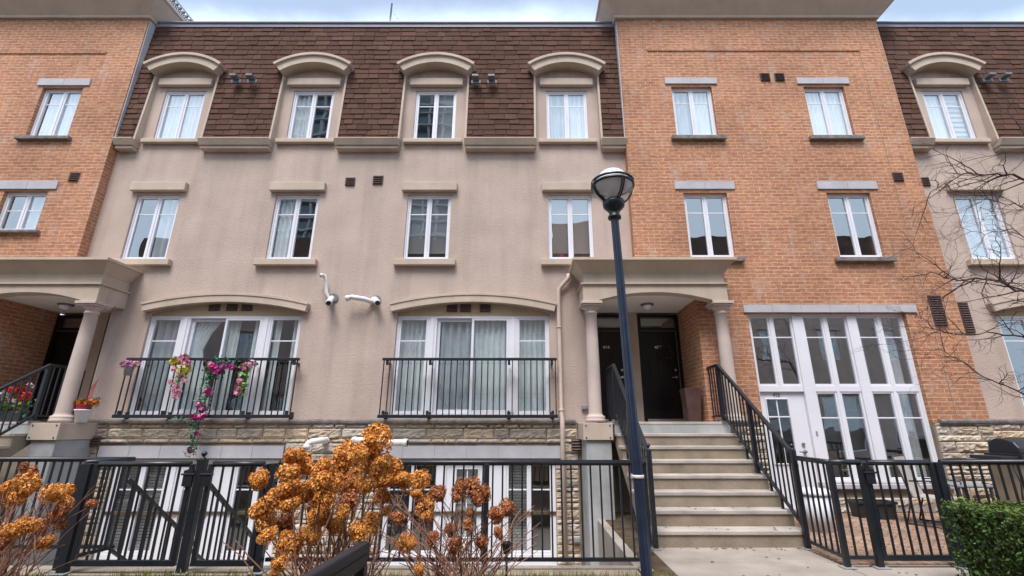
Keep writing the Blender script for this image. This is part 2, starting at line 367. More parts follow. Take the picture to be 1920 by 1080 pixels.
def stone_wall(par, x0, x1, z0, z1, y, holes=(), seed=1, name='stone_veneer'):
    rnd = random.Random(seed); m = MB(); z = z0
    tones = [(1, 1, 1.02), (.92, .9, .9), (1.12, 1.08, 1), (.8, .78, .78), (1.1, .98, .85), (.97, .9, .82), (1.05, 1.05, 1.1)]
    rows = []
    while z < z1 - .03:
        h = rnd.choice([.07, .11, .14, .16, .19]); h = min(h, z1 - z)
        if z1 - z - h < .04: h = z1 - z
        rows.append((z, z+h)); z += h
    for za, zb in rows:
        spans = [(x0, x1)]
        for (a, b, c, d) in holes:
            if zb > c + .02 and za < d - .02:
                spans = [q for s in spans for q in ((s[0], min(s[1], a)), (max(s[0], b), s[1])) if q[1] - q[0] > .03]
        for a, b in spans:
            x = a
            while x < b - .01:
                wd = rnd.uniform(.22, .72) * (1.15 if zb-za > .1 else .9); e = min(x+wd, b)
                if b - e < .1: e = b
                g = .005; c = rnd.choice(tones); k = rnd.uniform(.86, 1.08); c = tuple(min(1.3, q*k) for q in c)
                nx, nz_ = max(3, int((e-x)/.035)), max(3, int((zb-za)/.022)); vs = []; sdv = rnd.random()*90
                bul = rnd.uniform(.018, .05); chip = rnd.uniform(.15, .45)
                for j in range(nz_+1):
                    for i in range(nx+1):
                        u, v = i/nx, j/nz_; px = x+g+(e-x-2*g)*u; pz = za+g+(zb-za-2*g)*v
                        edge = min(1, min(u*(e-x), (1-u)*(e-x))/.02) * min(1, (1-v)*(zb-za)/.015)
                        lowcut = chip + .25*noise.noise(Vector((px*9, sdv, 0)))
                        low = .25 if v < lowcut*.6 else 1
                        if v == 0: low = 0
                        d = bul*edge*low*(.75 + .5*noise.noise(Vector((px*14, pz*22, sdv)))) + .012*noise.noise(Vector((px*40, pz*40, sdv)))*edge
                        if i in (0, nx) or j in (0, nz_): d = 0
                        vs.append((px, y - .012 - max(0, d), pz))
                fs = [(j*(nx+1)+i, j*(nx+1)+i+1, (j+1)*(nx+1)+i+1, (j+1)*(nx+1)+i) for j in range(nz_) for i in range(nx)]
                m.mesh(vs, fs, c)
                X0, X1, Z0, Z1 = x+g, e-g, za+g, zb-g; Y = y-.012
                for q in ([(X0,Y,Z0),(X0,Y,Z1),(X0,y+.02,Z1),(X0,y+.02,Z0)], [(X1,Y,Z0),(X1,y+.02,Z0),(X1,y+.02,Z1),(X1,Y,Z1)],
                          [(X0,Y,Z1),(X1,Y,Z1),(X1,y+.02,Z1),(X0,y+.02,Z1)], [(X0,Y,Z0),(X0,y+.02,Z0),(X1,y+.02,Z0),(X1,Y,Z0)]): m.poly(q, c)
                x = e
    return m.build(name, M['stone'], par, fix=False)
def ledge(par, x0, x1, y, z0=1.495, z1=1.575):
    m = MB(); n = int((x1-x0)/.06); vs = []
    for i in range(n+1):
        x = x0 + (x1-x0)*i/n
        d = .075 + .014*noise.noise(Vector((x*7, 1.3, 0))); e = .004*noise.noise(Vector((x*19, 4, 0)))
        vs += [(x, y, z0), (x, y-d*.85, z0+e), (x, y-d, (z0+z1)/2), (x, y-d*.92, z1-.01+e), (x, y, z1)]
    m.mesh(vs, [(i*5+k, i*5+k+1, (i+1)*5+k+1, (i+1)*5+k) for i in range(n) for k in range(4)] + [(0, 4, 3, 2, 1), tuple(n*5+k for k in range(5))])
    return m.build('ledge', M['rough_sill'], par)
def lintel_band(par, x0, x1, z0, z1, y, n, dep=.03, name='lintel'):
    m = MB(); w_ = (x1-x0)/n; e = .004
    for i in range(n): m.box(x0+i*w_+(e if i else 0), x0+(i+1)*w_-(e if i < n-1 else 0), y-dep, y+.05, z0, z1)
    m.box(x0+.01, x1-.01, y-dep+.008, y+.04, z0+.004, z1-.004)
    return m.build(name, M['limestone'], par)
def slab(par, name, x0, x1, z0, z1, y, dep, mt, bev=.012):
    return MB().box(x0, x1, y-dep, y-.002, z0, z1).build(name, M[mt], par, bevel=bev)
def vent(par, px, py, d, wpx=18, hpx=16, mt='vent'):
    x, z = at(px, py, d); w_ = abs(at(px+wpx, py, d)[0]-x)/2; h_ = abs(at(px, py+hpx, d)[1]-z)/2
    m = MB(); m.box(x-w_, x+w_, d-.02, d-.002, z-h_, z+h_); n = max(3, int(2*h_/.045))
    for i in range(n):
        zz = z-h_+(i+.5)*2*h_/n; m.bar((x-w_+.015, d-.028, zz), (x+w_-.015, d-.028, zz), .03, .012, up=(0, -1, 1))
    return m.build('wall_vent', M[mt], par)
def storeys(par, spans):
    m = MB()
    for x0, x1, y0, y1, z0, z1 in spans:
        m.poly([(x0,y1,z0),(x1,y1,z0),(x1,y1,z1),(x0,y1,z1)]); m.poly([(x0,y0,z0),(x1,y0,z0),(x1,y1,z0),(x0,y1,z0)])
        m.poly([(x0,y0,z1),(x1,y0,z1),(x1,y1,z1),(x0,y1,z1)]); m.poly([(x0,y0,z0),(x0,y1,z0),(x0,y1,z1),(x0,y0,z1)])
        m.poly([(x1,y0,z0),(x1,y1,z0),(x1,y1,z1),(x1,y0,z1)])
    return m.build('interior_room', M['interior'], par, fix=False)

def balcony_window(par, x0, kinds, label):
    """side light, sliding door, side light: 3.05 m wide"""
    x1 = x0+3.05; z0, z1 = 1.64, 3.57; y = YS+.06; fr, gl = MB(), MB()
    def X(t): return x0 + t
    fr.box(x0, x1, y-.01, y+.1, z0, z0+.05); fr.box(x0, x1, y-.01, y+.1, z1-.04, z1)
    fr.box(X(0), X(.05), y-.01, y+.1, z0+.05, z1-.04); fr.box(X(3.0), x1, y-.01, y+.1, z0+.05, z1-.04)
    for a, b in ((.62, .80), (2.24, 2.42)):
        fr.box(X(a), X(b), y-.005, y+.1, z0+.05, z1-.04); fr.box(X(a+.055), X(b-.055), y-.02, y, z0+.05, z1-.04)
    sash(fr, gl, X(.05), X(.62), z0+.05, z1-.04, y, .035, .24); sash(fr, gl, X(2.42), X(3.0), z0+.05, z1-.04, y, .035, .24)
    sash(fr, gl, X(.80), X(1.55), z0+.05, z1-.04, y+.045, .06, 0); sash(fr, gl, X(1.50), X(2.24), z0+.05, z1-.04, y-.004, .045, 0)
    w_ = fr.build('balcony_door', M['white'], par, bevel=.004, label=label); gl.build('pane', M['glass_dark'], w_)
    for (a, b), k in zip(((.06, .62), (.82, 1.52), (1.53, 2.23), (2.43, 2.99)), kinds): cover(k, X(a), X(b), z0+.06, z1-.05, y+.13, w_)
    # tympanum between window head and arch
    MB().prism([[(x0+.003, z1+.002), (x1-.003, z1+.002)] + arch_pts(x0+.003, x1-.003, 3.617, .2, 14)], YS+.05, YS+.12).build('tympanum', M['tymp'], par)
    # moulded arch over the window
    m = MB(); m.prism([arch_band(x0-.14, x1+.14, 3.80, .20, .17, 18)], YS-.12, YS-.002)
    m.prism([arch_band(x0-.15, x1+.15, 3.812, .205, .05, 18)], YS-.135, YS-.12)
    m.build('arch_moulding', M['stucco_trim'], par, bevel=.006)
    return w_
def juliet(par, x0, x1, label, group=None):
    y = YS-.2; zt, zb = 2.68, 1.62; m = MB()
    m.box(x0-.03, x1+.03, y-.03, y+.03, zt-.035, zt+.015); rail = m.build('balcony_railing', M['black'], par, bevel=.004, label=label)
    MB().box(x0-.03, x1+.03, y-.03, y+.03, zb-.03, zb+.03).build('bottom_rail', M['black'], rail, bevel=.004)
    n = 28
    for i in range(n+1):
        x = x0 + (x1-x0)*i/n; MB().box(x-.009, x+.009, y-.009, y+.009, zb+.03, zt-.035).build('baluster', M['black'], rail)
    for t in (.02, .27, .73, .98):
        m = MB(); x = x0+(x1-x0)*t
        m.box(x-.02, x+.02, y+.03, YS-.003, zb-.01, zb+.03); m.box(x-.035, x+.035, YS-.02, YS-.004, zb-.05, zb+.08); m.box(x-.022, x+.022, y-.02, y+.02, zb+.03, zb+.1)
        m.box(x-.02, x+.02, y+.03, YS-.003, zt-.1, zt-.06); m.box(x-.022, x+.022, y-.02, y+.02, zt-.12, zt-.036)
        m.build('bracket', M['black'], rail)
    return rail
def basement(par, x0, y, blinds):
    """white sunken-level door with two-light windows each side; x0 = left edge of the 3.1 m opening"""
    z0, z1 = -.69, .86; fr, gl = MB(), MB(); X = lambda t: x0+t
    fr.box(x0, x0+3.12, y, y+.1, z1-.05, z1); 
    for a, b in ((0, .06), (.98, 1.12), (1.84, 2.22), (3.06, 3.12)): fr.box(X(a), X(b), y, y+.1, z0-.2, z1-.05)
    fr.box(X(.06), X(.98), y, y+.1, z0-.2, z0); fr.box(X(2.22), X(3.06), y, y+.1, z0-.2, z0)
    for a in (.06, .52, 2.22, 2.64): sash(fr, gl, X(a), X(a+(.46 if a < 1 else .42)), z0, z1-.05, y+.01, .045, .3)
    w_ = fr.build('window', M['white'], par, bevel=.004, label='white framed basement window beside the garden door'); gl.build('pane', M['glass_dark'], w_)
    for k, (a, b) in zip(blinds, ((.1, .5), (.56, .95), (2.26, 2.6), (2.68, 3.02))): cover(k, X(a), X(b), z0+.04, z1-.1, y+.12, w_)
    d, dg = MB(), MB(); a, b = X(1.12), X(1.84)
    d.box(a, a+.17, y+.02, y+.06, -.84, z1-.05); d.box(b-.12, b, y+.02, y+.06, -.84, z1-.05)
    d.box(a+.17, b-.12, y+.02, y+.06, z1-.15, z1-.05); d.box(a+.17, b-.12, y+.02, y+.06, -.84, -.45)
    sash(d, dg, a+.17, b-.12, -.45, z1-.15, y+.01, .02, .3, True)
    dd = d.build('patio_door', M['white'], par, bevel=.004); dg.build('pane', M['glass_dark'], dd)
    cover('zebra', a+.18, b-.13, -.42, z1-.17, y+.1, dd)
    return w_

# ------------------------------------------------------------------ ground
gl_ = MB().prism([[(-300, -300), (300, -300), (300, 300), (-300, 300)], [(-8.25, 5.62), (1.32, 5.62), (1.32, 8.93), (-8.25, 8.93)]], -.06, -.012, axis='z')
tag(gl_.build('ground', M['soil']), kind='structure')
def flat(name, x0, x1, y0, y1, z, mt, th=.05, sub=0):
    return tag(MB().box(x0, x1, y0, y1, z-th, z).build(name, M[mt], bevel=.006), kind='structure')
flat('sunken_patio', -8.3, 1.36, 5.6, 9.05, -.86, 'concrete')
m = MB(); m.box(-8.25, 1.32, 5.5, 5.62, -.9, -.005); m.box(1.2, 1.32, 5.62, 8.9, -.9, -.005); m.box(-8.25, -8.1, 5.62, 8.9, -.9, -.005)
tag(m.build('retaining_kerb', M['concrete'], bevel=.01), kind='structure')
# concrete walk from the camera side to the stair, cast in bays
m = MB()
for x0, x1, y0, y1 in ((1.56, 3.46, 5.72, 6.4), (1.56, 3.46, 4.75, 5.705), (1.56, 3.46, 3.6, 4.735), (3.475, 4.75, 4.3, 5.62), (3.475, 4.0, 3.6, 4.285), (4.765, 9, 5.32, 5.62), (1.56, 4.0, 1, 3.585)):
    m.box(x0, x1, y0, y1, -.08, .0)
tag(MB().box(.75, 1.54, 4.35, 5.27, -.08, -.006).build('kerb_pad', M['riser'], bevel=.01), kind='structure')
tag(m.build('walkway', M['concrete'], bevel=.008), kind='structure')
m = MB().box(-14, 1.2, 5.28, 5.49, -.1, .0); tag(m.build('kerb_strip', M['riser'], bevel=.01), kind='structure')
flat('patio_paving', 3.47, 12.5, 5.63, 8.72, .012, 'paver', .06)
flat('walkway_behind', -20, 20, -4.5, -1.0, .004, 'concrete', .05)

# ------------------------------------------------------------------ middle stucco townhouse
WC = (-7.95, -4.925, -2.05, 1.0)       # window axes
def hood(par, c):
    m = MB(); h = .915; zs = 9.54
    m.prism([arch_band(c-h+.05, c+h-.05, zs-.03, .285, .20, 14)], 8.63, 8.93)
    m.prism([arch_band(c-h, c+h, zs, .30, .07, 14)], 8.585, 8.97)
    return m.build('dormer_hood', M['stucco_trim'], par, bevel=.008)
def dormer_bits(par, c):
    slab(par, 'lintel', c-.62, c+.62, 9.10, 9.29, YS, .10, 'stucco_trim'); slab(par, 'sill', c-.66, c+.66, 7.545, 7.645, YS, .10, 'stucco_trim')
    for s in (-1, 1):
        m = MB(); x = c+s*.745; m.prism([[(8.73, 7.56), (8.905, 7.5), (8.905, 9.52), (8.82, 9.52)]], x-.022, x+.022, axis='x')
        m.build('dormer_cheek', M['stucco_trim'], par)
    hood(par, c)
def mansard(par, x0, x1, dorm, seed=3):
    rnd = random.Random(seed); m = MB(); z0, z1, y0, y1 = 7.56, 10.9, 8.765, 8.90; n = 23
    def yy(z): return y0 + (y1-y0)*(z-z0)/(z1-z0)
    sl = (z1-z0)/n
    for r in range(n):
        za = z0 + r*sl; zb = za+sl+.03; sp = [(x0, x1)]
        for c in dorm:
            a = 0
            if za < 9.6: a = .745
            elif za < 9.8: a = .55
            if a: sp = [q for s in sp for q in ((s[0], min(s[1], c-a)), (max(s[0], c+a), s[1])) if q[1]-q[0] > .02]
        x = x0 - rnd.random()*.3
        while x < x1:
            wd = rnd.choice([.2, .28, .33, .36, .24]); e = x+wd; th = rnd.choice([.010, .013, .018]); dz = rnd.choice([0, 0, .006, .014])
            k = rnd.choice([.82, .9, .95, 1, 1.04, 1.1, 1.2]); c_ = (k, k*rnd.uniform(.95, 1.02), k*rnd.uniform(.94, 1.03))
            for a, b in sp:
                p, q = max(x, a), min(e-.010, b)
                if q - p > .01:
                    Z0 = za-dz; Y0 = yy(Z0)-th-.008; Y1 = yy(zb)-.004
                    m.poly([(p, Y0, Z0), (q, Y0, Z0), (q, Y1, zb), (p, Y1, zb)], c_)
                    m.poly([(p, Y0, Z0), (p, Y0+th+.012, Z0), (q, Y0+th+.012, Z0), (q, Y0, Z0)], c_)
                    m.poly([(p, Y0, Z0), (p, Y1, zb), (p, Y1+.02, zb), (p, Y0+th+.01, Z0)], c_)
                    m.poly([(q, Y0, Z0), (q, Y0+th+.01, Z0), (q, Y1+.02, zb), (q, Y1, zb)], c_)
            x = e
    base = []
    edges = sorted(dorm)
    # underlay sheet with notches
    loop = [(x0, z0)]
    for c in edges:
        a, b = c-.745, c+.745
        if a > x0 and b < x1: loop += [(a, z0), (a, 9.62), (b, 9.62), (b, z0)]
        elif a <= x0 < b: loop = [(x0, 9.62), (b, 9.62), (b, z0)]
        elif b >= x1 > a: loop += [(a, z0), (a, 9.62), (x1, 9.62)]
    if loop[-1][1] < 9: loop.append((x1, z0))
    loop += [(x1, z1), (x0, z1)]
    t = tessellate_polygon([[Vector((a, b, 0)) for a, b in loop]])
    m.mesh([(a, yy(b)+.005, b) for a, b in loop], [tuple(q) for q in t], (.45, .45, .45))
    roof = m.build('mansard_roof', M['shingle'], par, fix=False)
    f = MB(); f.box(x0, x1, 8.865, 9.1, 10.885, 10.985); f.box(x0, x1, 8.83, 9.15, 10.99, 11.02); f.build('roof_flashing', M['flashing'], roof)
    MB().box(x0, x1, 9.1, 13.5, 10.6, 10.9).build('roof_deck', M['flashing'], roof)
    return roof
def eaves(par, x0, x1):
    m = MB(); m.profile([(8.9, 7.42), (8.9, 7.575), (8.665, 7.575), (8.65, 7.555), (8.72, 7.42)], x0, x1)
    m.profile([(8.9, 7.345), (8.9, 7.417), (8.75, 7.417), (8.75, 7.36), (8.765, 7.345)], x0+.02, x1-.02)
    return m.build('eaves_gutter', M['stucco_trim'], par, bevel=.005)
def roof_vents(par, px, py, n=2):
    for i in range(n):
        x, z = at(px+i*30, py, 8.72); m = MB()
        m.box(x-.1, x+.12, 8.70, 8.735, z-.09, z+.0); m.profile([(8.74, z+.07), (8.56, z+.05), (8.56, z-.01), (8.74, z-.01)], x-.075, x+.075)
        m.build('exhaust_vent', M['vent_grey'], par, bevel=.008)
MW = .475
house = thing('stucco_townhouse', (-3.4, YS, 0), 'pinkish beige stucco townhouse with four dormers in a brown shingle mansard, between the brick blocks', 'house')
B1, B2 = -7.5, -2.54
def hole_bal(x0): return [(x0, 1.6), (x0+3.05, 1.6)] + arch_pts(x0, x0+3.05, 3.62, .2, 14)
loops = [[(-9.14, 1.5), (-8.30, 1.5), (1.38, 1.5), (1.38, 3.90), (2.30, 3.90), (2.30, 7.57),] ]
outer = [(-8.30, 1.5), (1.38, 1.5), (1.38, 3.90), (2.30, 3.90), (2.30, 7.6)]
for c in reversed(WC): outer += [(c+.745, 7.6), (c+.745, 9.5), (c+.5, 9.72), (c-.5, 9.72), (c-.745, 9.5), (c-.745, 7.6)]
outer += [(-9.16, 7.6), (-9.16, 3.90), (-8.30, 3.90)]
holes = [rect(c-MW, c+MW, 4.77, 6.28) for c in WC] + [rect(c-MW, c+MW, 7.67, 9.01) for c in WC] + [hole_bal(B1), hole_bal(B2)]
MB().prism([outer] + holes, YS, YS+.22).build('wall', M['stucco'], house)
kinds_mid = [('none', 'drape'), ('sheer', 'none'), ('halfblind', 'halfblind'), ('halfblind', 'halfblind')]
kinds_top = [('sheer', 'sheer'), ('sheer', 'none'), ('none', 'blind'), ('drape', 'sheer')]
for i, c in enumerate(WC):
    casement(house, c-MW, c+MW, 4.77, 6.28, YS+.04, kinds_mid[i])
    casement(house, c-MW, c+MW, 7.67, 9.01, YS+.03, kinds_top[i])
    slab(house, 'lintel', c-.60, c+.60, 6.34, 6.54, YS, .10, 'stucco_trim'); slab(house, 'sill', c-.64, c+.64, 4.62, 4.755, YS, .11, 'stucco_trim')
    dormer_bits(house, c)
mansard(house, -9.12, 2.28, WC)
ed = [-9.1] + [v for c in WC for v in (c-.73, c+.73)] + [2.29]
for a, b in zip(ed[::2], ed[1::2]): eaves(house, a, b)
roof_vents(house, 443, 150); roof_vents(house, 892, 151)
stone_wall(house, -8.3, 1.0, -.86, 1.50, YS+.0, [(-7.5, -4.38, -2, .88), (-2.54, .58, -2, .88), (-7.85, -4.40, .88, 1.1), (-2.85, .72, .88, 1.1)], 5)
MB().prism([rect(-9.14, 1.9, -.9, 1.5), rect(-7.5, -4.38, -.88, .86), rect(-2.54, .58, -.88, .86)], YS+.012, YS+.2).build('mortar_backing', M['mortar'], house)
ledge(house, -8.3, .98, YS)
lintel_band(house, -7.82, -4.42, .885, 1.10, YS, 6); lintel_band(house, -2.82, .72, .885, 1.10, YS, 6)
balcony_window(house, B1, ('drape', 'tied', 'side', 'side'), 'balcony door with tied white curtains behind the flower hung railing')
balcony_window(house, B2, ('sheer', 'drape', 'sheer', 'sheer'), 'balcony door fully curtained behind the plain railing')
juliet(house, -7.53, -4.31, 'black balcony railing hung with flower garlands'); juliet(house, -2.66, .60, 'plain black balcony railing with no flowers')
for px in (403, 436, 464): vent(house, px, 575, YS+.05, 20, 16)
for px in (848, 873, 910): vent(house, px, 577, YS+.05, 20, 16)
vent(house, 657, 341, YS, 18, 15); vent(house, 709, 338, YS, 19, 16); vent(house, 1082, 834, YS-.04, 22, 22); vent(house, 178, 828, YS-.04, 20, 20)
basement(house, -2.54, YS+.05, ('none', 'none', 'blind', 'none')); basement(house, -7.5, YS+.05, ('blind', 'blind', 'none', 'none'))
storeys(house, [(-9.0, 1.9, 9.14, 12, -.85, 1.45), (-8.2, 1.3, 9.14, 12.5, 1.5, 4.4), (-9.0, 2.2, 9.14, 12, 4.5, 7.2), (-9.0, 2.2, 9.14, 12, 7.3, 10.4)])
# downspout
m = MB(); X0 = .70
pts = [(X0+.22, 8.80, 4.42), (X0+.2, 8.80, 4.32), (X0+.02, 8.83, 4.12), (X0, 8.83, 3.9), (X0, 8.83, 1.72), (X0+.01, 8.72, 1.56), (X0+.01, 8.72, 1.3), (X0+.01, 8.74, -.75)]
m.tube(pts, .045, 8); m.tube([(X0, 8.83, 1.70), (X0, 8.83, 1.76)], .055, 8); m.tube([(X0, 8.83, 3.3), (X0, 8.83, 3.33)], .052, 8)
m.build('downspout', M['downspout'], house, True)
# plastic flue pipes
def pipe(pts, r=.05, col_=True, mt='pvc'):
    m = MB(); m.tube(pts, r, 12)
    for p, q in ((pts[0], pts[1]), (pts[-1], pts[-2])):
        p, q = Vector(p), Vector(q); d = (q-p).normalized(); m.tube([p, p+d*.07], r*1.18, 12)
    d = (Vector(pts[0])-Vector(pts[1])).normalized(); o = m.build('flue_pipe', M[mt], house, True)
    MB().tube([Vector(pts[0])+d*.001, Vector(pts[0])+d*.003], r*.82, 12).build('pipe_mouth', M['dark_plastic'], o)
    return o
def P3(px, py, d): x, z = at(px, py, d); return (x, d, z)
pipe([P3(600, 516, 8.72), P3(609, 517, 8.76), P3(611, 528, 8.8), P3(612, 548, 8.82), P3(616, 562, 8.8), P3(624, 563, 8.88)], .036)
pipe([P3(616, 568, 8.6), P3(622, 560, 8.9)], .055)
pipe([P3(648, 560, 8.68), P3(660, 557, 8.7), P3(684, 561, 8.74), P3(697, 566, 8.84), P3(702, 561, 8.9)], .05)
pipe([P3(708, 568, 8.66), P3(703, 562, 8.9)], .058)
m = MB()
for px, py in ((626, 559), (706, 563)):
    x, z = at(px, py, YS); m.lathe([(0, 0), (.1, 0), (.1, .02), (0, .02)], 0, 0, 20)
m = MB()
for px, py in ((626, 559), (706, 563)):
    x, z = at(px, py, YS); m.tube([(x, 8.875, z), (x, 8.897, z)], .095, 20)
m.build('pipe_collar', M['vent_grey'], house)
pipe([P3(573, 842, 8.52), P3(578, 832, 8.55), P3(584, 828, 8.6), P3(602, 826, 8.62), P3(612, 826, 8.9)], .055)
pipe([P3(764, 830, 8.55), P3(735, 830, 8.58), P3(676, 826, 8.6), P3(664, 826, 8.9)], .06)
# socket boxes, hose bib
def socket(par, px, py, d):
    x, z = at(px, py, d); m = MB(); m.box(x-.06, x+.06, d-.05, d-.003, z-.045, z+.045); m.box(x-.05, x+.05, d-.062, d-.05, z-.03, z+.035)
    return m.build('outdoor_socket', M['grey_box'], par, bevel=.006)
socket(house, 1096, 764, YS); socket(house, 181, 749, YS); socket(house, 1081, 1012, YS-.05)
# chandelier bulbs in the third middle window are lit
lit = mat('lit_bulb', (1, .6, .35), .5); lit.node_tree.nodes['Principled BSDF'].inputs['Emission Color'].default_value = (1, .5, .25, 1)
lit.node_tree.nodes['Principled BSDF'].inputs['Emission Strength'].default_value = 6
m = MB(); x, z = at(826, 398, 10.4)
for k in range(9):
    a = k*.7; m.lathe([(0, -.022), (.018, -.01), (.018, .01), (0, .022)], x+.16*math.cos(a)*(.5+.5*(k % 2)), 10.4+.16*math.sin(a), 8, z0=z+.05*(k % 3))
ch = thing('chandelier', (x, 10.4, z), 'small lit chandelier glowing behind the blind of the third middle floor window from the left', 'chandelier'); m.build('light_bulb', lit, ch, True)
MB().tube([(x, 10.4, z+.1), (x, 10.4, 7.1)], .01, 6).build('chain', M['bronze'], ch)

def text(body, size, loc, mt, par, name='house_number', ext=.004):
    cu = bpy.data.curves.new(name, 'FONT'); cu.body = body; cu.size = size; cu.extrude = ext; cu.align_x = 'CENTER'; cu.align_y = 'CENTER'; cu.offset = size*.02
    tmp = bpy.data.objects.new('tmp', cu); col.objects.link(tmp); bpy.context.view_layer.update()
    me = bpy.data.meshes.new_from_object(tmp.evaluated_get(bpy.context.evaluated_depsgraph_get())); bpy.data.objects.remove(tmp)
    me.name = name; me.transform(Matrix.Rotation(R(90), 4, 'X')); me.transform(Matrix.Translation(Vector(loc) - org(par)))
    me.materials.clear(); me.materials.append(M[mt]); o = bpy.data.objects.new(name, me); col.objects.link(o); o.parent = par; ORG[o.name] = org(par); return o
text('417', .085, (-5.98, YS+.045, .925-.085), 'number_brown', house)

# ------------------------------------------------------------------ brick townhouses
def cornice(par, x0, x1):
    m = MB(); sec = [(.0, 10.93), (.06, 10.93), (.075, 10.99), (.39, 11.34), (.44, 11.35), (.44, 11.42), (.0, 11.44)]
    n = len(sec); vs = []
    for o, z in sec: vs += [(x0-o, 13, z), (x0-o, YB-o, z), (x1+o, YB-o, z), (x1+o, 13, z)]
    m.mesh(vs, [(i*4+k, i*4+k+1, (i+1)*4+k+1, (i+1)*4+k) for i in range(n-1) for k in range(3)]); m.box(x0, x1, YB+.01, 13, 11.2, 11.4)
    return m.build('cornice', M['stucco_trim'], par)
def panel_door(par, x0, x1, z0, z1, y, num, wreath=False):
    """six-panel door, storm frame and transom"""
    f = MB(); fw = .075
    f.box(x0-fw, x0, y-.05, y+.1, z0, z1+.36); f.box(x1, x1+fw, y-.05, y+.1, z0, z1+.36)
    f.box(x0, x1, y-.05, y+.1, z1, z1+.07); f.box(x0, x1, y-.05, y+.1, z1+.30, z1+.36)
    fr = f.build('door_frame', M['door_black'], par, bevel=.004)
    MB().box(x0, x1, y+.0, y+.006, z1+.07, z1+.30).build('transom', M['glass_dark'], fr)
    MB().box(x0-.01, x1+.01, y-.09, y, z0-.03, z0+.03).build('threshold', M['chrome'], fr)
    d = MB().box(x0+.004, x1-.004, y, y+.045, z0+.02, z1-.004); h = z1-z0; wd = x1-x0
    for zz, hh in ((.08, .30), (.42, .34), (.80, .13)):
        for s in (.13, .55):
            a = x0+wd*s; b = a+wd*.32; c = z0+h*zz; e = c+h*hh
            d.box(a, b, y-.004, y+.001, c, c+.014); d.box(a, b, y-.004, y+.001, e-.014, e); d.box(a, a+.014, y-.004, y+.001, c+.014, e-.014); d.box(b-.014, b, y-.004, y+.001, c+.014, e-.014)
            d.box(a+.045, b-.045, y-.010, y+.001, c+.045, e-.045)
    dr = d.build('front_door', M['door_black'], par, bevel=.003)
    m = MB(); hx = x1-.07
    m.tube([(hx, y-.005, z0+h*.47), (hx, y-.05, z0+h*.47)], .026, 12); m.tube([(hx, y-.05, z0+h*.47), (hx-.1, y-.055, z0+h*.465)], .011, 8); m.tube([(hx, y-.005, z0+h*.55), (hx, y-.03, z0+h*.55)], .026, 12)
    m.build('handle', M['chrome'], dr)
    MB().box(x1-.012, x1+.002, y-.052, y-.047, z0+.03, z1).box(x0, x1, y-.052, y-.047, z1-.012, z1).build('trim_strip', M['vent_grey'], dr)
    if num: text(num, .1, ((x0+x1)/2-.03, y-.006, z0+h*.81), 'number_white', dr)
    return dr
def porch_recess(par, mirror):
    s = (lambda x: MIR - x) if mirror else (lambda x: x)
    def bx(m, x0, x1, *a): return m.box(s(x0), s(x1), *a)
    yd = 9.87
    bx(MB(), 3.41, 3.6, YB+.302, yd, 1.3, 3.895).build('porch_wall', M['brick'], par)
    bx(MB(), 1.2, 1.38, YS+.225, yd, 1.3, 3.895).build('porch_wall', M['stucco'], par)
    m = MB(); bx(m, 1.2, 1.395, yd, yd+.1, 1.3, 3.895); bx(m, 2.26, 2.50, yd-.06, yd+.1, 1.3, 3.895); bx(m, 1.385, 3.405, yd+.105, yd+.2, 1.3, 3.9)
    m.build('porch_back_wall', M['stucco_trim'], par)
    bx(MB(), 1.15, 3.65, 9.13, 10.3, 3.902, 3.95).build('light_leak_cover', M['concrete'], par)  # unseen cover added above the ceiling to stop sky light leaking in
    bx(MB(), 1.385, 3.405, YB-.005, 9.86, 3.862, 3.897).build('porch_ceiling', M['porch_white'], par)
    for a, b, num in ((1.475, 2.18, '414'), (2.58, 3.33, '413')):
        x0, x1 = sorted((s(a), s(b))); panel_door(par, x0, x1, ZR+.04, ZR+1.93, yd, None if mirror else num)
brick = thing('brick_townhouse', (5.4, YB, 0), 'orange brick townhouse block with tall white glazed patio windows and a double front door', 'house')
BWC = (3.87, 6.925); GX0, GX1, GZ0, GZ1 = 4.40, 7.50, .48, 3.58
outer = [(3.41, 1.5), (4.40-.0, 1.5), (GX0, GZ1), (GX1, GZ1), (GX1, 1.5), (8.565, 1.5), (8.565, 10.95), (2.27, 10.95), (2.27, 3.90), (3.41, 3.90)]
hl = [rect(c-.465, c+.465, 4.80, 6.27) for c in BWC] + [rect(c-.465, c+.465, 7.70, 9.02) for c in BWC]
hl = [rect(c-.465, c+.465, at(0, 482, YB)[1], at(0, 361, YB)[1]) for c in BWC] + [rect(c-.465, c+.465, at(0, 256, YB)[1], at(0, 162, YB)[1]) for c in BWC]
MB().prism([outer] + hl, YB, YB+.3).build('wall', M['brick'], brick)
def zz(py, d=YB): return at(0, py, d)[1]
kb = [('none', 'none'), ('none', 'none'), ('drape', 'sheer'), ('sheer', 'sheer')]
for i, c in enumerate(BWC):
    casement(brick, c-.465, c+.465, zz(482), zz(361), YB+.07, kb[i]); casement(brick, c-.465, c+.465, zz(256), zz(162), YB+.07, kb[i+2])
    lintel_band(brick, c-.64, c+.64, zz(355), zz(341), YB, 2); lintel_band(brick, c-.60, c+.60, zz(158), zz(147), YB, 2)
    slab(brick, 'sill', c-.6, c+.6, zz(492), zz(484), YB, .09, 'rough_sill'); slab(brick, 'sill', c-.6, c+.6, zz(264), zz(257), YB, .09, 'rough_sill')
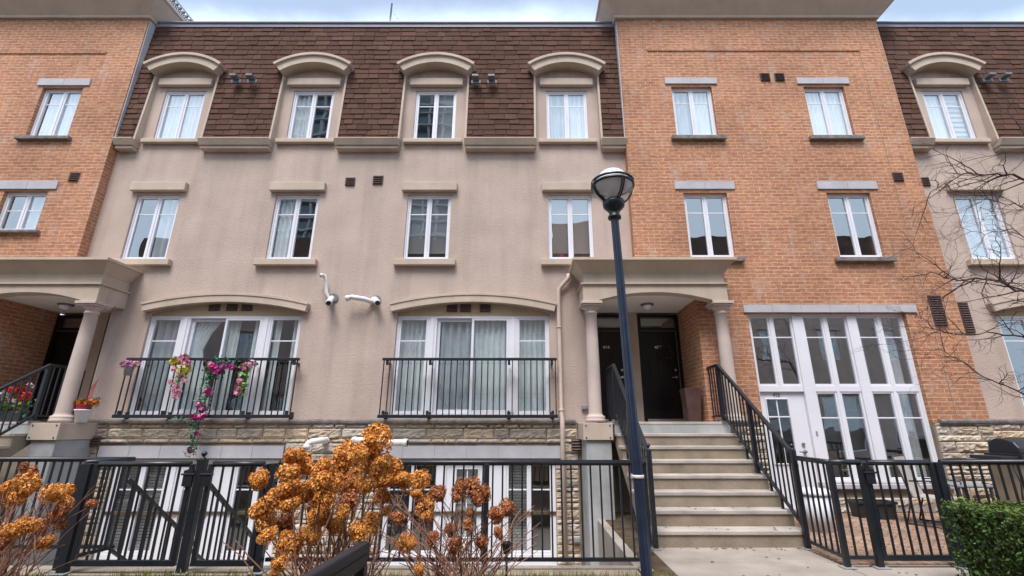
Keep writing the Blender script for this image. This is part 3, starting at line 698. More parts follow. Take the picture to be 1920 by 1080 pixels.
# projecting soldier-course band and its control joint
m = MB(); m.box(2.93, 7.98, YB-.02, YB+.01, zz(96), zz(91)); m.build('brick_band', M['brick'], brick)
MB().box(7.965, 7.98, YB-.003, YB+.01, 1.6, zz(96)).build('control_joint', M['mortar'], brick)
cornice(brick, 2.27, 8.565); MB().box(2.245, 2.268, YB+.02, YS+.1, 7.6, 10.92).build('corner_flashing', M['limestone'], brick); MB().box(8.567, 8.59, YB+.02, YS+.1, 7.6, 10.92).build('corner_flashing', M['limestone'], brick)
for px in (1434, 1461): vent(brick, px, 145, YB, 18, 14)
vent(brick, 1683, 332, YB, 19, 16); vent(brick, 1757, 582, YB, 24, 58)
stone_wall(brick, 3.56, 8.565, 0, 1.5, YB, [(GX0-.02, GX1+.02, .3, 2), (GX0-.02, 5.28, -1, 2)], 8)
MB().prism([[(3.45, 0), (GX0, 0), (GX0, 1.5), (3.45, 1.5)]], YB+.012, YB+.25).prism([[(5.28, 0), (8.565, 0), (8.565, 1.5), (GX1, 1.5), (GX1, GZ0), (5.28, GZ0)]], YB+.012, YB+.25).build('mortar_backing', M['mortar'], brick)
ledge(brick, 7.6, 8.6, YB); ledge(brick, 3.56, 4.3, YB)
lintel_band(brick, zz and 4.32, 7.72, zz(586), zz(572), YB, 6)
slab(brick, 'sill', 5.25, GX1+.05, GZ0-.09, GZ0-.005, YB, .07, 'limestone'); slab(brick, 'foundation_strip', 5.3, 8.5, .012, .2, YB, .03, 'concrete')
# tall glazed wall
fr, gl = MB(), MB(); y = YB+.08; zt = 2.12
fr.box(GX0, GX1, y, y+.1, GZ1-.05, GZ1); fr.box(GX0, GX0+.05, y, y+.1, .012, GZ1-.05); fr.box(GX1-.05, GX1, y, y+.1, GZ0, GZ1-.05)
fr.box(5.29, 5.50, y-.02, y+.1, .4, GZ1-.05); fr.box(6.37, 6.55, y-.02, y+.1, GZ0, GZ1-.05)
for a, b in ((GX0+.05, 5.29), (5.50, 6.37), (6.55, GX1-.05)):
    fr.box(a, b, y, y+.1, zt-.05, zt+.06); xm = (a+b)/2
    for z0, z1 in ((zt+.06, GZ1-.05), (GZ0+.05, zt-.05)):
        if z0 < 1 and a < 5: continue
        fr.box(xm-.03, xm+.03, y, y+.09, z0, z1)
        sash(fr, gl, a, xm-.03, z0, z1, y+.012, .035, .3); sash(fr, gl, xm+.03, b, z0, z1, y+.012, .035, .3)
    if a > 5: fr.box(a, b, y, y+.1, GZ0, GZ0+.05)
win = fr.build('window_wall', M['white'], brick, bevel=.004, label='tall white glazed wall of three window bays'); gl.build('pane', M['glass_wall'], win)
cover('drape', 6.62, 6.8, GZ0, GZ1, y+.25, win); cover('sheer', 7.2, 7.44, GZ0, GZ1, y+.25, win)
d, dg = MB(), MB(); a, b = 4.45, 5.29
d.box(a, a+.1, y+.05, y+.1, .04, zt-.05); d.box(b-.30, b, y+.05, y+.1, .04, zt-.05); d.box(a+.1, b-.30, y+.05, y+.1, zt-.17, zt-.05); d.box(a+.1, b-.30, y+.05, y+.1, .04, .78)
sash(d, dg, a+.1, b-.30, .78, zt-.17, y+.03, .02, .28, True)
gd = d.build('patio_door', M['white'], brick, bevel=.004, label='white patio door with four lights left of the tall windows'); dg.build('pane', M['glass_dark'], gd)
m = MB(); m.tube([(b-.16, y+.05, 1.0), (b-.16, y-.01, 1.0)], .028, 12); m.tube([(b-.16, y-.01, 1.0), (b-.28, y-.015, 1.0)], .011, 8); m.tube([(b-.16, y+.05, 1.13), (b-.16, y+.02, 1.13)], .028, 12)
m.build('handle', M['vent_grey'], gd); MB().box(5.36, 5.39, y-.03, y-.02, 1.28, 1.36).build('door_bell', M['grey_box'], win)
text('412', .09, (4.78, y+.045, zt-.11), 'number_brown', gd)
MB().box(a, b+.03, y-.1, y+.05, .0, .05).build('threshold', M['concrete'], gd)
porch_recess(brick, False)
storeys(brick, [(3.62, 8.5, 9.02, 12, 0, 3.9), (2.35, 8.5, 9.02, 12, 4.5, 7.2), (2.35, 8.5, 9.02, 12, 7.3, 10.4)])

lbrick = thing('brick_townhouse', (-11, YB, 0), 'orange brick townhouse block cut off by the left edge, with its own columned porch', 'house')
LC = -10.63
outer = [(-16, 1.5), (-10.33, 1.5), (-10.33, 3.90), (-9.13, 3.90), (-9.13, 10.95), (-16, 10.95)]
hl = [rect(LC-.465, LC+.465, zz(432), zz(358)), rect(LC-.465, LC+.465, zz(256), zz(164)), rect(-14.2, -13.3, zz(482), zz(361)), rect(-14.2, -13.3, zz(256), zz(162))]
MB().prism([outer] + hl, YB, YB+.3).build('wall', M['brick'], lbrick)
casement(lbrick, LC-.465, LC+.465, zz(432), zz(358), YB+.07, ('none', 'drape'), mun=.45); casement(lbrick, LC-.465, LC+.465, zz(256), zz(164), YB+.07, ('sheer', 'sheer'))
casement(lbrick, -14.2, -13.3, zz(482), zz(361), YB+.07, ('none', 'none')); casement(lbrick, -14.2, -13.3, zz(256), zz(162), YB+.07, ('none', 'none'))
lintel_band(lbrick, LC-.64, LC+.64, zz(355), zz(340), YB, 2); lintel_band(lbrick, LC-.60, LC+.60, zz(161), zz(149), YB, 2)
slab(lbrick, 'sill', LC-.6, LC+.6, zz(438), zz(433), YB, .09, 'rough_sill'); slab(lbrick, 'sill', LC-.6, LC+.6, zz(264), zz(258), YB, .09, 'rough_sill')
MB().box(-15.5, -9.9, YB-.02, YB+.01, zz(101), zz(97)).build('brick_band', M['brick'], lbrick)
cornice(lbrick, -16, -9.13); MB().box(-9.128, -9.105, YB+.02, YS+.1, 7.6, 10.92).build('corner_flashing', M['limestone'], lbrick); vent(lbrick, 140, 332, YB, 18, 16)
stone_wall(lbrick, -16, -10.4, 0, 1.5, YB, [], 12); MB().box(-16, -10.4, YB+.012, YB+.25, 0, 1.5).build('mortar_backing', M['mortar'], lbrick)
porch_recess(lbrick, True)
storeys(lbrick, [(-15.5, -9.2, 9.02, 12, 4.5, 7.2), (-15.5, -9.2, 9.02, 12, 7.3, 10.4)])

# right-hand stucco townhouse, cut by the frame
rh = thing('stucco_townhouse', (11, YS, 0), 'beige stucco townhouse with brown mansard cut off by the right edge, behind bare branches', 'house')
RC = (9.84, 13.0); B3 = 9.48
outer = [(8.55, 1.5), (16, 1.5), (16, 7.6)]
for c in reversed(RC): outer += [(c+.745, 7.6), (c+.745, 9.5), (c+.5, 9.72), (c-.5, 9.72), (c-.745, 9.5), (c-.745, 7.6)]
outer += [(8.55, 7.6)]
MB().prism([outer] + [rect(c-MW, c+MW, 4.77, 6.28) for c in RC] + [rect(c-MW, c+MW, 7.67, 9.01) for c in RC] + [hole_bal(B3)], YS, YS+.22).build('wall', M['stucco'], rh)
for i, c in enumerate(RC):
    casement(rh, c-MW, c+MW, 4.77, 6.28, YS+.04, ('drape', 'zebra')); casement(rh, c-MW, c+MW, 7.67, 9.01, YS+.03, ('sheer', 'zebra'))
    slab(rh, 'lintel', c-.60, c+.60, 6.34, 6.54, YS, .10, 'stucco_trim'); slab(rh, 'sill', c-.64, c+.64, 4.62, 4.755, YS, .11, 'stucco_trim')
    dormer_bits(rh, c)
mansard(rh, 8.57, 16, RC, 9)
for a, b in ((8.58, RC[0]-.73), (RC[0]+.73, RC[1]-.73), (RC[1]+.73, 16)): eaves(rh, a, b)
roof_vents(rh, 1850, 148); vent(rh, 1735, 341, YS, 14, 16); vent(rh, 1811, 595, YS, 18, 58)
balcony_window(rh, B3, ('none', 'none', 'none', 'none'), 'balcony door behind the bare branches')
stone_wall(rh, 8.57, 13.5, 0, 1.5, YS, [], 15); MB().box(8.57, 16, YS+.012, YS+.25, 0, 1.5).build('mortar_backing', M['mortar'], rh); ledge(rh, 8.57, 13.5, YS)
storeys(rh, [(8.6, 16, 9.14, 12, 1.5, 4.4), (8.6, 16, 9.14, 12, 4.5, 7.2), (8.6, 16, 9.14, 12, 7.3, 10.4)])

# ------------------------------------------------------------------ porticos
def portico(mirror, label):
    s = (lambda x: MIR - x) if mirror else (lambda x: x); cx = s(2.48)
    t = thing('entrance_portico', (cx, 8.3, 0), label, 'portico', 'columned porches of the townhouse row')
    def bx(m, x0, x1, *a): return m.box(s(x0), s(x1), *a)
    # entablature front with segmental arch
    arch = arch_pts(1.42, 3.55, 3.72, .15, 16)
    lo = [(1.12, 3.70), (1.42, 3.70)] + arch[::-1] + [(3.55, 3.70), (3.85, 3.70), (3.85, 4.02), (1.12, 4.02)]
    lo = [(s(a), b) for a, b in lo]
    m = MB().prism([lo], 8.25, 8.47); bx(m, 1.12, 1.36, 8.472, YS-.003, 3.70, 4.02); bx(m, 3.62, 3.85, 8.472, YB-.003, 3.70, 4.02)
    bx(m, 1.08, 3.89, 8.21, YB-.003, 4.02, 4.05); bx(m, 1.08, 2.24, YB-.002, YS-.003, 4.02, 4.05)
    bx(m, 1.14, 3.83, 8.27, YB-.003, 4.051, 4.24); bx(m, 1.14, 2.24, YB-.002, YS-.003, 4.051, 4.24)
    m.build('entablature', M['stucco_trim'], t, bevel=.006)
    m = MB(); sec = [(1.14, 3.83, 8.27, 4.24), (1.12, 3.85, 8.25, 4.27), (.97, 3.98, 8.09, 4.45), (.93, 4.02, 8.05, 4.455), (.93, 4.02, 8.05, 4.505)]
    vs = []
    for a, b, y, z in sec: vs += [(s(a), YS-.003, z), (s(a), y, z), (s(b), y, z), (s(b), YB-.003, z)]
    n = len(sec); m.mesh(vs, [(i*4+k, i*4+k+1, (i+1)*4+k+1, (i+1)*4+k) for i in range(n-1) for k in range(3)])
    m.mesh([(s(.93), YS-.003, 4.505), (s(.93), 8.05, 4.505), (s(4.02), 8.05, 4.505), (s(4.02), YB-.003, 4.505), (s(2.24), YB-.003, 4.53), (s(2.24), YS-.003, 4.53)], [(0, 1, 2, 3, 4, 5)])
    m.build('cornice', M['stucco_trim'], t)
    bx(MB(), 1.37, 3.61, 8.473, 8.69, 3.864, 3.9).build('soffit', M['porch_white'], t)
    x = s(2.55); cl = MB().lathe([(.02, 0), (.13, 0), (.135, -.02), (.11, -.035)], x, 9.1, 20, z0=3.858).build('ceiling_light', M['vent_grey'], t, True)
    MB().lathe([(.1, -.035), (.09, -.08), (.05, -.11), (0, -.12)], x, 9.1, 20, z0=3.858).build('lamp_glass', M['globe_white'], cl, True)
    for k, c in enumerate((1.275, 3.735)):
        c = s(c); zb = 1.52 if k == 0 else ZR
        prof = [(0, zb+.0), (.175, zb), (.175, zb+.045), (.16, zb+.05), (.172, zb+.075), (.16, zb+.1), (.135, zb+.11), (.125, zb+.13), (.118, zb+.16), (.117, 2.4), (.110, 3.0), (.104, 3.47), (.118, 3.48), (.118, 3.505), (.106, 3.515), (.108, 3.545), (.14, 3.575), (.158, 3.60), (.158, 3.61), (0, 3.61)]
        m = MB().lathe(prof, c, 8.40, 36); cm = m.build('column', M['column'], t, True)
        MB().box(c-.17, c+.17, 8.23, 8.57, 3.612, 3.645).box(c-.195, c+.195, 8.205, 8.595, 3.647, 3.698).build('abacus', M['column'], cm, bevel=.004)
    c = s(1.275); pd = MB().box(c-.26, c+.25, 8.14, YS-.003, 1.22, 1.50).build('pedestal', M['stucco_trim'], t, bevel=.006)
    m = MB()
    for a in (-.21, .2):
        for z in (1.26, 1.46): m.tube([(c+a, 8.13, z), (c+a, 8.142, z)], .012, 8)
    m.build('bolt', M['dark_plastic'], pd)
    MB().box(c-.21, c+.22, 8.18, YS-.003, -.9, 1.217).build('pier', M['pier'], t, bevel=.01)
    return t
portico(False, 'stucco entrance porch with two round columns, over two doors')
portico(True, 'stucco entrance porch at the left edge, beside a white flower pot')

# ------------------------------------------------------------------ stairs
def staircase(mirror, label):
    s = (lambda x: MIR - x) if mirror else (lambda x: x); xl, xr = s(1.56), s(3.58); xl, xr = min(xl, xr), max(xl, xr)
    t = thing('concrete_staircase', (s(2.55), 7.3, 0), label, 'stairs', 'front stairs up to the porches')
    rs, tr, y0 = .19, .27, 8.22
    p = [(9.87, ZR-.05)]
    p += [(y0+.02, ZR-.05)]
    for k in range(1, 8):
        yk = y0-tr*k; zk = ZR-rs*k; p += [(yk+tr+.02, zk-.05), (yk+.02, zk-.05)]
    p += [(6.35, .0), (6.62, .0), (6.9, .13), (8.3, 1.17), (9.87, 1.17)]
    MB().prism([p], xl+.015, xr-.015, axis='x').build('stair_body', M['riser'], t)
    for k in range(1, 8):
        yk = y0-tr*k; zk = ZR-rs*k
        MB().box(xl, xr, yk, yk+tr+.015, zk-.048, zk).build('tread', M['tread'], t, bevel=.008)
    MB().box(xl, xr, y0, 9.86, ZR-.048, ZR).build('landing', M['tread'], t, bevel=.008)
    MB().box(xl+.01, xr-.01, y0+.006, y0+.03, ZR-.19, ZR-.05).build('landing_edge', M['pier'], t)
    return t
staircase(False, 'concrete front stair of eight steps between black railings, right of the lamp post')
staircase(True, 'concrete front stair at the left edge, seen from its side below the porch')
def ball(m, x, y, z): m.lathe([(0, 0), (.028, 0), (.028, .012), (.012, .018), (.012, .03), (.024, .04), (.03, .055), (.024, .072), (0, .082)], x, y, 12, z0=z)
def stair_rail(x, label, ext=1, ybk=8.9, foot=(7.55, 6.95, 6.72)):
    t = thing('stair_railing', (x, 6.27, 0), label, 'railing', 'black railings of the front stairs')
    yt, yb, zt, zbm = 8.25, 6.27, 2.50, 1.10; sl = (zt-zbm)/(yt-yb)
    m = MB(); m.bar((x, yb, zbm), (x, yt, zt), .055, .045); m.bar((x, yt-.01, zt), (x, ybk, zt), .055, .045); m.build('handrail', M['black'], t, bevel=.006)
    m = MB(); m.bar((x, yb, zbm-.86), (x, yt, zt-.86), .035, .035); m.bar((x, yt, ZR+.1), (x, ybk, ZR+.1), .035, .035); m.build('bottom_rail', M['black'], t)
    y = yb+.11
    while y < yt-.05:
        z = zbm+sl*(y-yb); MB().box(x-.009, x+.009, y-.009, y+.009, z-.86, z-.02).build('baluster', M['black'], t); y += .108
    y = yt+.1
    while y < ybk-.05: MB().box(x-.009, x+.009, y-.009, y+.009, ZR+.1, zt-.02).build('baluster', M['black'], t); y += .108
    for y, z0 in ((yb, 0), (yt, ZR), (ybk, ZR), (7.28, None)):
        z1 = zbm+sl*(y-yb) if y < yt else zt
        if z0 is None: z0 = ZR-.19*4
        p = MB().box(x-.03, x+.03, y-.03, y+.03, z0+.012, z1-(.02 if y != yb else -.05)).build('post', M['black'], t, bevel=.004)
        MB().box(x-.06, x+.06, y-.06, y+.06, z0+.001, z0+.013).build('base_plate', M['grey_box'], p, bevel=.003)
        if y == yb: q = MB(); ball(q, x, y, z1+.05); q.build('ball_finial', M['black'], p, True)
    for y in foot:
        z1 = zbm+sl*(y-yb)-.86; k = round((8.22-y)/.27+.5); MB().box(x-.014, x+.014, y-.014, y+.014, ZR-.19*k+.002, z1).build('foot', M['black'], t)
    return t
stair_rail(1.62, 'black railing on the left side of the right stair, just behind the lamp post')
stair_rail(3.49, 'black railing on the right side of the right stair, in front of the patio door')
stair_rail(MIR-1.62, 'black railing on the right side of the left edge stair, by the column'); stair_rail(MIR-3.49, 'black railing on the far side of the left edge stair, by the brick wall')

# ------------------------------------------------------------------ fences and gates
ZF = 1.055
def fence(name, pts, label, cat='fence', posts=True, zb=.10, zt=ZF, pw=.055, sp=.108, group=None, skip_end=False, rail_r=.03):
    p0 = Vector((*pts[0], 0)); t = thing(name, tuple(p0), label, cat, group)
    for i in range(len(pts)-1):
        a, b = Vector((*pts[i], 0)), Vector((*pts[i+1], 0)); d = (b-a).normalized(); ln = (b-a).length
        m = MB(); m.tube([a+Vector((0, 0, zt)), b+Vector((0, 0, zt))], rail_r, 10); m.build('top_rail', M['black'], t, True)
        MB().bar(a+Vector((0, 0, zb)), b+Vector((0, 0, zb)), .03, .035).build('bottom_rail', M['black'], t)
        n = max(2, round(ln/sp))
        for k in range(1, n):
            q = a+d*ln*k/n; MB().box(q.x-.009, q.x+.009, q.y-.009, q.y+.009, zb, zt-.02).build('baluster', M['black'], t)
    if posts:
        for x, y in (posts if isinstance(posts, list) else pts):
            p = MB().box(x-pw/2, x+pw/2, y-pw/2, y+pw/2, .012, zt-.01).build('post', M['black'], t, bevel=.004)
            MB().box(x-.07, x+.07, y-.06, y+.06, .001, .013).build('base_plate', M['grey_box'], p, bevel=.003)
    return t
def gate(x0, x1, y, label, latch):
    t = thing('garden_gate', (x0, y, 0), label, 'gate', 'black metal gates in the front fence'); zb, zt, s = .07, ZF-.005, .045
    for x in (x0+s/2, x1-s/2): MB().box(x-s/2, x+s/2, y-s/2, y+s/2, zb, zt).build('stile', M['black'], t, bevel=.004)
    MB().tube([(x0+s, y, zt-.0), (x1-s, y, zt-.0)], .03, 10).build('top_rail', M['black'], t, True)
    MB().box(x0+s, x1-s, y-.02, y+.02, zb, zb+.055).build('bottom_rail', M['black'], t, bevel=.003)
    n = round((x1-x0-2*s)/.105)
    for k in range(1, n):
        x = x0+s+(x1-x0-2*s)*k/n; MB().box(x-.009, x+.009, y-.009, y+.009, zb+.055, zt-.02).build('baluster', M['black'], t)
    xl = x0+.02 if latch < 0 else x1-.02
    m = MB(); m.box(xl-.05, xl+.05, y-.05, y-.024, zt-.22, zt-.06); m.tube([(xl-.07, y-.05, zt-.1), (xl+.07, y-.05, zt-.1)], .01, 8); m.build('latch', M['black'], t)
    return t
def pst(x, y, label, h=ZF, w_=.07, fin=True):
    t = thing('fence_post', (x, y, 0), label, 'post'); MB().box(x-w_/2, x+w_/2, y-w_/2, y+w_/2, .012, h).build('shaft', M['black'], t, bevel=.004)
    MB().box(x-.075, x+.075, y-.065, y+.065, .001, .013).build('base_plate', M['grey_box'], t, bevel=.003)
    if fin: q = MB(); ball(q, x, y, h); q.build('ball_finial', M['black'], t, True)
    return t
YF = 5.5
fence('metal_fence', [(3.49, 6.2), (3.45, YF), (3.80, YF)], 'short black fence return from the stair foot to the right patio gate', posts=[(3.45, YF)])
pst(3.80, YF, 'black latch post on the left of the right patio gate', ZF-.03, .06, False)
gate(3.84, 4.62, YF, 'black patio gate in front of the brick paved patio, left of the hedge', -1)
pst(4.67, YF, 'thick black hinge post between the patio gate and the hedge', ZF, .075, False)
fence('metal_fence', [(4.71, YF), (8.2, YF)], 'black fence running behind the clipped hedge in front of the grill', posts=[(6.5, YF), (8.2, YF)])
YG = 5.42
fence('metal_fence', [(-2.72, YG), (1.28, YG), (1.56, 6.2)], 'long black fence behind the orange hydrangea, ending at the lamp post', posts=[(-.41, YG), (1.28, YG)])
fence('metal_fence', [(-9.5, 5.95), (-4.78, 5.95), (-4.86, 5.40)], 'black fence at the left edge in front of the grey concrete pier', posts=[(-7.2, 5.95), (-4.86, 5.38)])
gate(-4.66, -3.58, 5.3, 'left one of the two adjoining black gates by the ball topped post', 1)
pst(-3.50, 5.3, 'black gate post topped with a ball between the two left gates', 1.10, .08)
gate(-3.42, -2.78, 5.3, 'right one of the two adjoining black gates, beside the orange hydrangea', -1)
pst(-2.74, 5.33, 'black post where the right gate meets the long fence behind the hydrangea', ZF, .07, False)
pst(-4.72, 5.3, 'thick black hinge post at the left of the left gate', ZF, .08, False)
# stairs down to the sunken patios, with handrails behind the gates
for xs, lab in ((-4.62, 'left'), (-3.72, 'right')):
    t = thing('basement_stair_railing', (xs, 5.7, 0), f'black railing sloping down behind the {lab} gate to the sunken patio', 'railing', 'railings of the basement steps')
    m = MB(); m.bar((xs, 5.72, .86), (xs, 7.15, -.14), .045, .04); m.build('handrail', M['black'], t, bevel=.004)
    MB().bar((xs, 5.72, .12), (xs, 7.15, -.84), .03, .03).build('bottom_rail', M['black'], t)
    for k in range(1, 13):
        y = 5.72+k*.11; z = .86-.70*(y-5.72); MB().box(xs-.009, xs+.009, y-.009, y+.009, z-.72, z).build('baluster', M['black'], t)
    st = thing('basement_steps', (xs+.45, 6, 0), f'narrow concrete steps going down behind the {lab} gate', 'stairs', 'basement steps')
    for k in range(5): MB().box(xs+.04, xs+.84, 5.63+.28*k, 5.91+.28*k, -.88, -.17*(k+1)).build('step', M['tread'], st, bevel=.006)
# foreground handrail
t = thing('foreground_railing', (-.7, 2.2, 0), 'black handrail ending close to the camera in front of the orange hydrangea', 'railing')
a = Vector((-.705, 2.27, .93)); b = Vector((-.96, .55, .86))
m = MB(); m.bar(a, b, .05, .05); m.build('handrail', M['black'], t, bevel=.012); 
m = MB(); m.bar(a-Vector((0, 0, .05)), b-Vector((0, 0, .05)), .036, .05); m.build('under_rail', M['black'], t, bevel=.004)
for k, f in enumerate((.012, .11, .2, .29, .38, .5, .62, .8)):
    p = a+(b-a)*f; w_ = .022 if k in (0, 3, 6) else .011
    MB().box(p.x-w_, p.x+w_, p.y-w_, p.y+w_, 0, p.z-.07).build('baluster' if w_ < .02 else 'post', M['black'], t, bevel=.003)

# ------------------------------------------------------------------ street lamp
t = thing('street_lamp', (.925, 3.9, 0), 'dark blue lamp post with a caged globe standing before the stairs', 'street lamp')
def lp(z): return Vector((.935-.0245*z, 3.9, z))
m = MB(); n = 20; zs = [0.0, .4, 1.5, 2.6, 3.3]; rs = [.045, .043, .041, .039, .037]
vs = []
for z, r in zip(zs, rs):
    for k in range(n*2):
        tt = math.pi*k/n; rr = r*(1 if k % 4 < 2 else .93); p = lp(z); vs.append((p.x+rr*math.cos(tt), p.y+rr*math.sin(tt), z))
q = n*2; m.mesh(vs, [(i*q+k, i*q+(k+1) % q, (i+1)*q+(k+1) % q, (i+1)*q+k) for i in range(4) for k in range(q)])
m.build('pole', M['blue_black'], t)
p = lp(3.3)
MB().lathe([(.09, 0), (.09, .02), (.06, .05), (.055, .3), (.058, .32)], lp(0).x, 3.9, 20).build('base', M['blue_black'], t, True)
pb = lp(1.06); MB().lathe([(.045, -.012), (.048, -.01), (.048, .012), (.045, .014)], pb.x, 3.9, 20, z0=1.06).build('band', M['pvc'], t, True)
MB().lathe([(.042, 0), (.062, .01), (.062, .03), (.048, .045), (.05, .075), (.07, .10), (.098, .13), (.105, .165), (.10, .185), (.085, .19)], p.x, 3.9, 28, z0=3.30).build('fitter', M['black'], t, True)
gz = 3.67; R_ = .2
pr = [(.085, 3.47)] + [(R_*.97*math.cos(a), gz + .20*math.sin(a)) for a in [R(-62+i*7.5) for i in range(9)]]
MB().lathe(pr, p.x, 3.9, 32).build('lower_globe', M['acrylic'], t, True)
pr = [(.155*math.cos(R(a)), gz+.02+.135*math.sin(R(a))) for a in range(0, 91, 10)]
MB().lathe([(.19, gz+.0), (.155, gz+.02)] + pr, p.x, 3.9, 32).build('dome', M['globe_white'], t, True)
MB().lathe([(0, -.11), (.04, -.10), (.07, -.05), (.075, .0), (.06, .05), (.03, .075), (0, .08)], p.x, 3.9, 20, z0=gz-.05).build('bulb', M['bulb'], t, True)
m = MB(); m.lathe([(.185, -.012), (.205, -.014), (.205, .003), (.185, .003)], p.x, 3.9, 36, z0=gz+.02); m.lathe([(.187, -.014), (.207, -.012), (.207, .004), (.187, .004)], p.x, 3.9, 36, z0=gz-.018)
m.build('cage_ring', M['black'], t, True)
for k in range(4):
    a0 = R(288+90*k)
    for da in (-.055, .055):
        m = MB(); pts = []
        for i in range(9):
            e = R(-64+i*8); r = .205*math.cos(e)+.002; pts.append((p.x+r*math.cos(a0+da*(.2/max(r, .1))), 3.9+r*math.sin(a0+da*(.2/max(r, .1))), gz+.205*math.sin(e)))
        m.tube(pts, .0075, 6); m.build('cage_rib', M['black'], t, True)

# ------------------------------------------------------------------ patio things
def chair(x, y, rz, label):
    t = thing('patio_chair', (0, 0, 0), label, 'chair', 'patio chairs')
    for s in (-1, 1):
        MB().tube([(s*.28, -.3, .02), (s*.29, -.28, .3), (s*.29, -.27, .62), (s*.29, -.1, .65), (s*.29, .2, .63)], .012, 8).build('arm_frame', M['bronze'], t, True)
        MB().tube([(s*.27, .34, .02), (s*.27, .22, .4), (s*.25, .3, .75), (s*.24, .36, .98)], .012, 8).build('back_frame', M['bronze'], t, True)
        MB().tube([(s*.28, -.3, .02), (s*.27, .34, .02)], .012, 8).build('runner', M['bronze'], t, True)
    MB().tube([(-.24, .36, .98), (.24, .36, .98)], .012, 8).build('top_bar', M['bronze'], t, True)
    m = MB(); pr = [(-.26, .42), (-.05, .40), (.2, .41), (.25, .55), (.3, .75), (.355, .97)]
    for i in range(5): (a, b), (c, d) = pr[i], pr[i+1]; m.mesh([(-.24, a, b), (.24, a, b), (.24, c, d), (-.24, c, d), (-.24, a+.006, b-.008), (.24, a+.006, b-.008), (.24, c+.006, d-.008), (-.24, c+.006, d-.008)], [(0, 1, 2, 3), (4, 7, 6, 5), (0, 4, 5, 1), (3, 2, 6, 7), (0, 3, 7, 4), (1, 5, 6, 2)])
    m.build('sling_seat', M['mesh_fabric'], t)
    t.location = (x, y, .012); t.rotation_euler.z = rz; return t
xc, _ = at(1735, 900, 7.6)
chair(xc+.05, 7.55, R(35), 'sling patio chair with a pale back in front of the tall windows')
def planter(x, y, wd, dp, h, label, mt='dark_plastic'):
    t = thing('planter', (x, y, 0), label, 'planter'); m = MB()
    a, b = wd/2, wd/2*.84; c, d = dp/2, dp/2*.84
    m.mesh([(x-b, y-d, .013), (x+b, y-d, .013), (x+b, y+d, .013), (x-b, y+d, .013), (x-a, y-c, h), (x+a, y-c, h), (x+a, y+c, h), (x-a, y+c, h)], [(0, 1, 5, 4), (1, 2, 6, 5), (2, 3, 7, 6), (3, 0, 4, 7), (0, 3, 2, 1)])
    m.build('tub', M[mt], t); r = MB(); r.box(x-a-.02, x+a+.02, y-c-.02, y-c+.01, h-.03, h+.01); r.box(x-a-.02, x+a+.02, y+c-.01, y+c+.02, h-.03, h+.01); r.box(x-a-.02, x-a+.01, y-c+.01, y+c-.01, h-.03, h+.01); r.box(x+a-.01, x+a+.02, y-c+.01, y+c-.01, h-.03, h+.01)
    r.build('rim', M[mt], t, bevel=.004); MB().box(x-a+.01, x+a-.01, y-c+.01, y+c-.01, h-.06, h-.04).build('potting_soil', M['soil'], t)
    return t
xp, _ = at(1618, 930, 8.2); planter(xp, 8.3, .26, .24, .26, 'dark plastic planter at the foot of the tall windows, left of the other')
xp, _ = at(1662, 930, 8.0); planter(xp, 8.15, .30, .24, .27, 'dark plastic planter with a wide rim, right of the other')
# white bucket
xb, _ = at(1532, 960, 7.3); t = thing('white_bin', (xb, 7.3, 0), 'round white lidded bin behind the fence near the stair foot', 'bin')
MB().lathe([(0, .013), (.19, .013), (.22, .5), (0, .5)], xb, 7.3, 28).build('body', M['white_pot'], t, True)
MB().lathe([(.235, .49), (.24, .5), (.24, .53), (.2, .56), (0, .575)], xb, 7.3, 28).build('lid', M['white_pot'], t, True)
# low table
xt, _ = at(1800, 870, 7.7); t = thing('patio_table', (xt, 7.7, 0), 'small low patio table beside the grill', 'table')
MB().box(xt-.35, xt+.2, 7.45, 7.95, .56, .59).build('table_top', M['grey_box'], t, bevel=.005)
for a in (-.32, .17):
    for b in (7.48, 7.92): MB().box(xt+a-.015, xt+a+.015, b-.015, b+.015, .013, .56).build('leg', M['bronze'], t)
# grill
xg = at(1925, 850, 7.9)[0]; t = thing('barbecue_grill', (xg, 7.9, 0), 'black lidded barbecue grill with tan cabinet against the stone wall', 'grill')
m = MB(); pr = [(7.62, 1.02), (7.64, 1.12), (7.70, 1.20), (7.82, 1.245), (8.0, 1.25), (8.12, 1.2), (8.16, 1.02)]
m.profile(pr, xg-.38, xg+.42); m.build('lid', M['grill_cover'], t, bevel=.02)
MB().tube([(xg-.28, 7.62, 1.08), (xg-.28, 7.56, 1.09), (xg+.32, 7.56, 1.09), (xg+.32, 7.62, 1.08)], .014, 8).build('lid_handle', M['chrome'], t, True)
MB().box(xg-.42, xg+.45, 7.58, 8.2, .86, 1.02).build('firebox', M['grill_cover'], t, bevel=.01)
MB().box(xg-.40, xg+.43, 7.6, 8.18, .1, .86).build('cabinet', M['grill_panel'], t, bevel=.01)
MB().box(xg-.72, xg-.425, 7.62, 8.15, .93, .99).build('side_shelf', M['grill_cover'], t, bevel=.01)
MB().tube([(xg-.5, 7.7, .93), (xg-.48, 7.66, .6), (xg-.5, 7.7, .25), (xg-.4, 7.75, .3)], .012, 8).build('gas_hose', M['dark_plastic'], t, True)
for a in (-.36, .39): MB().tube([(xg+a, 7.62, .06), (xg+a, 7.68, .06)], .05, 14).build('wheel', M['dark_plastic'], t, True)
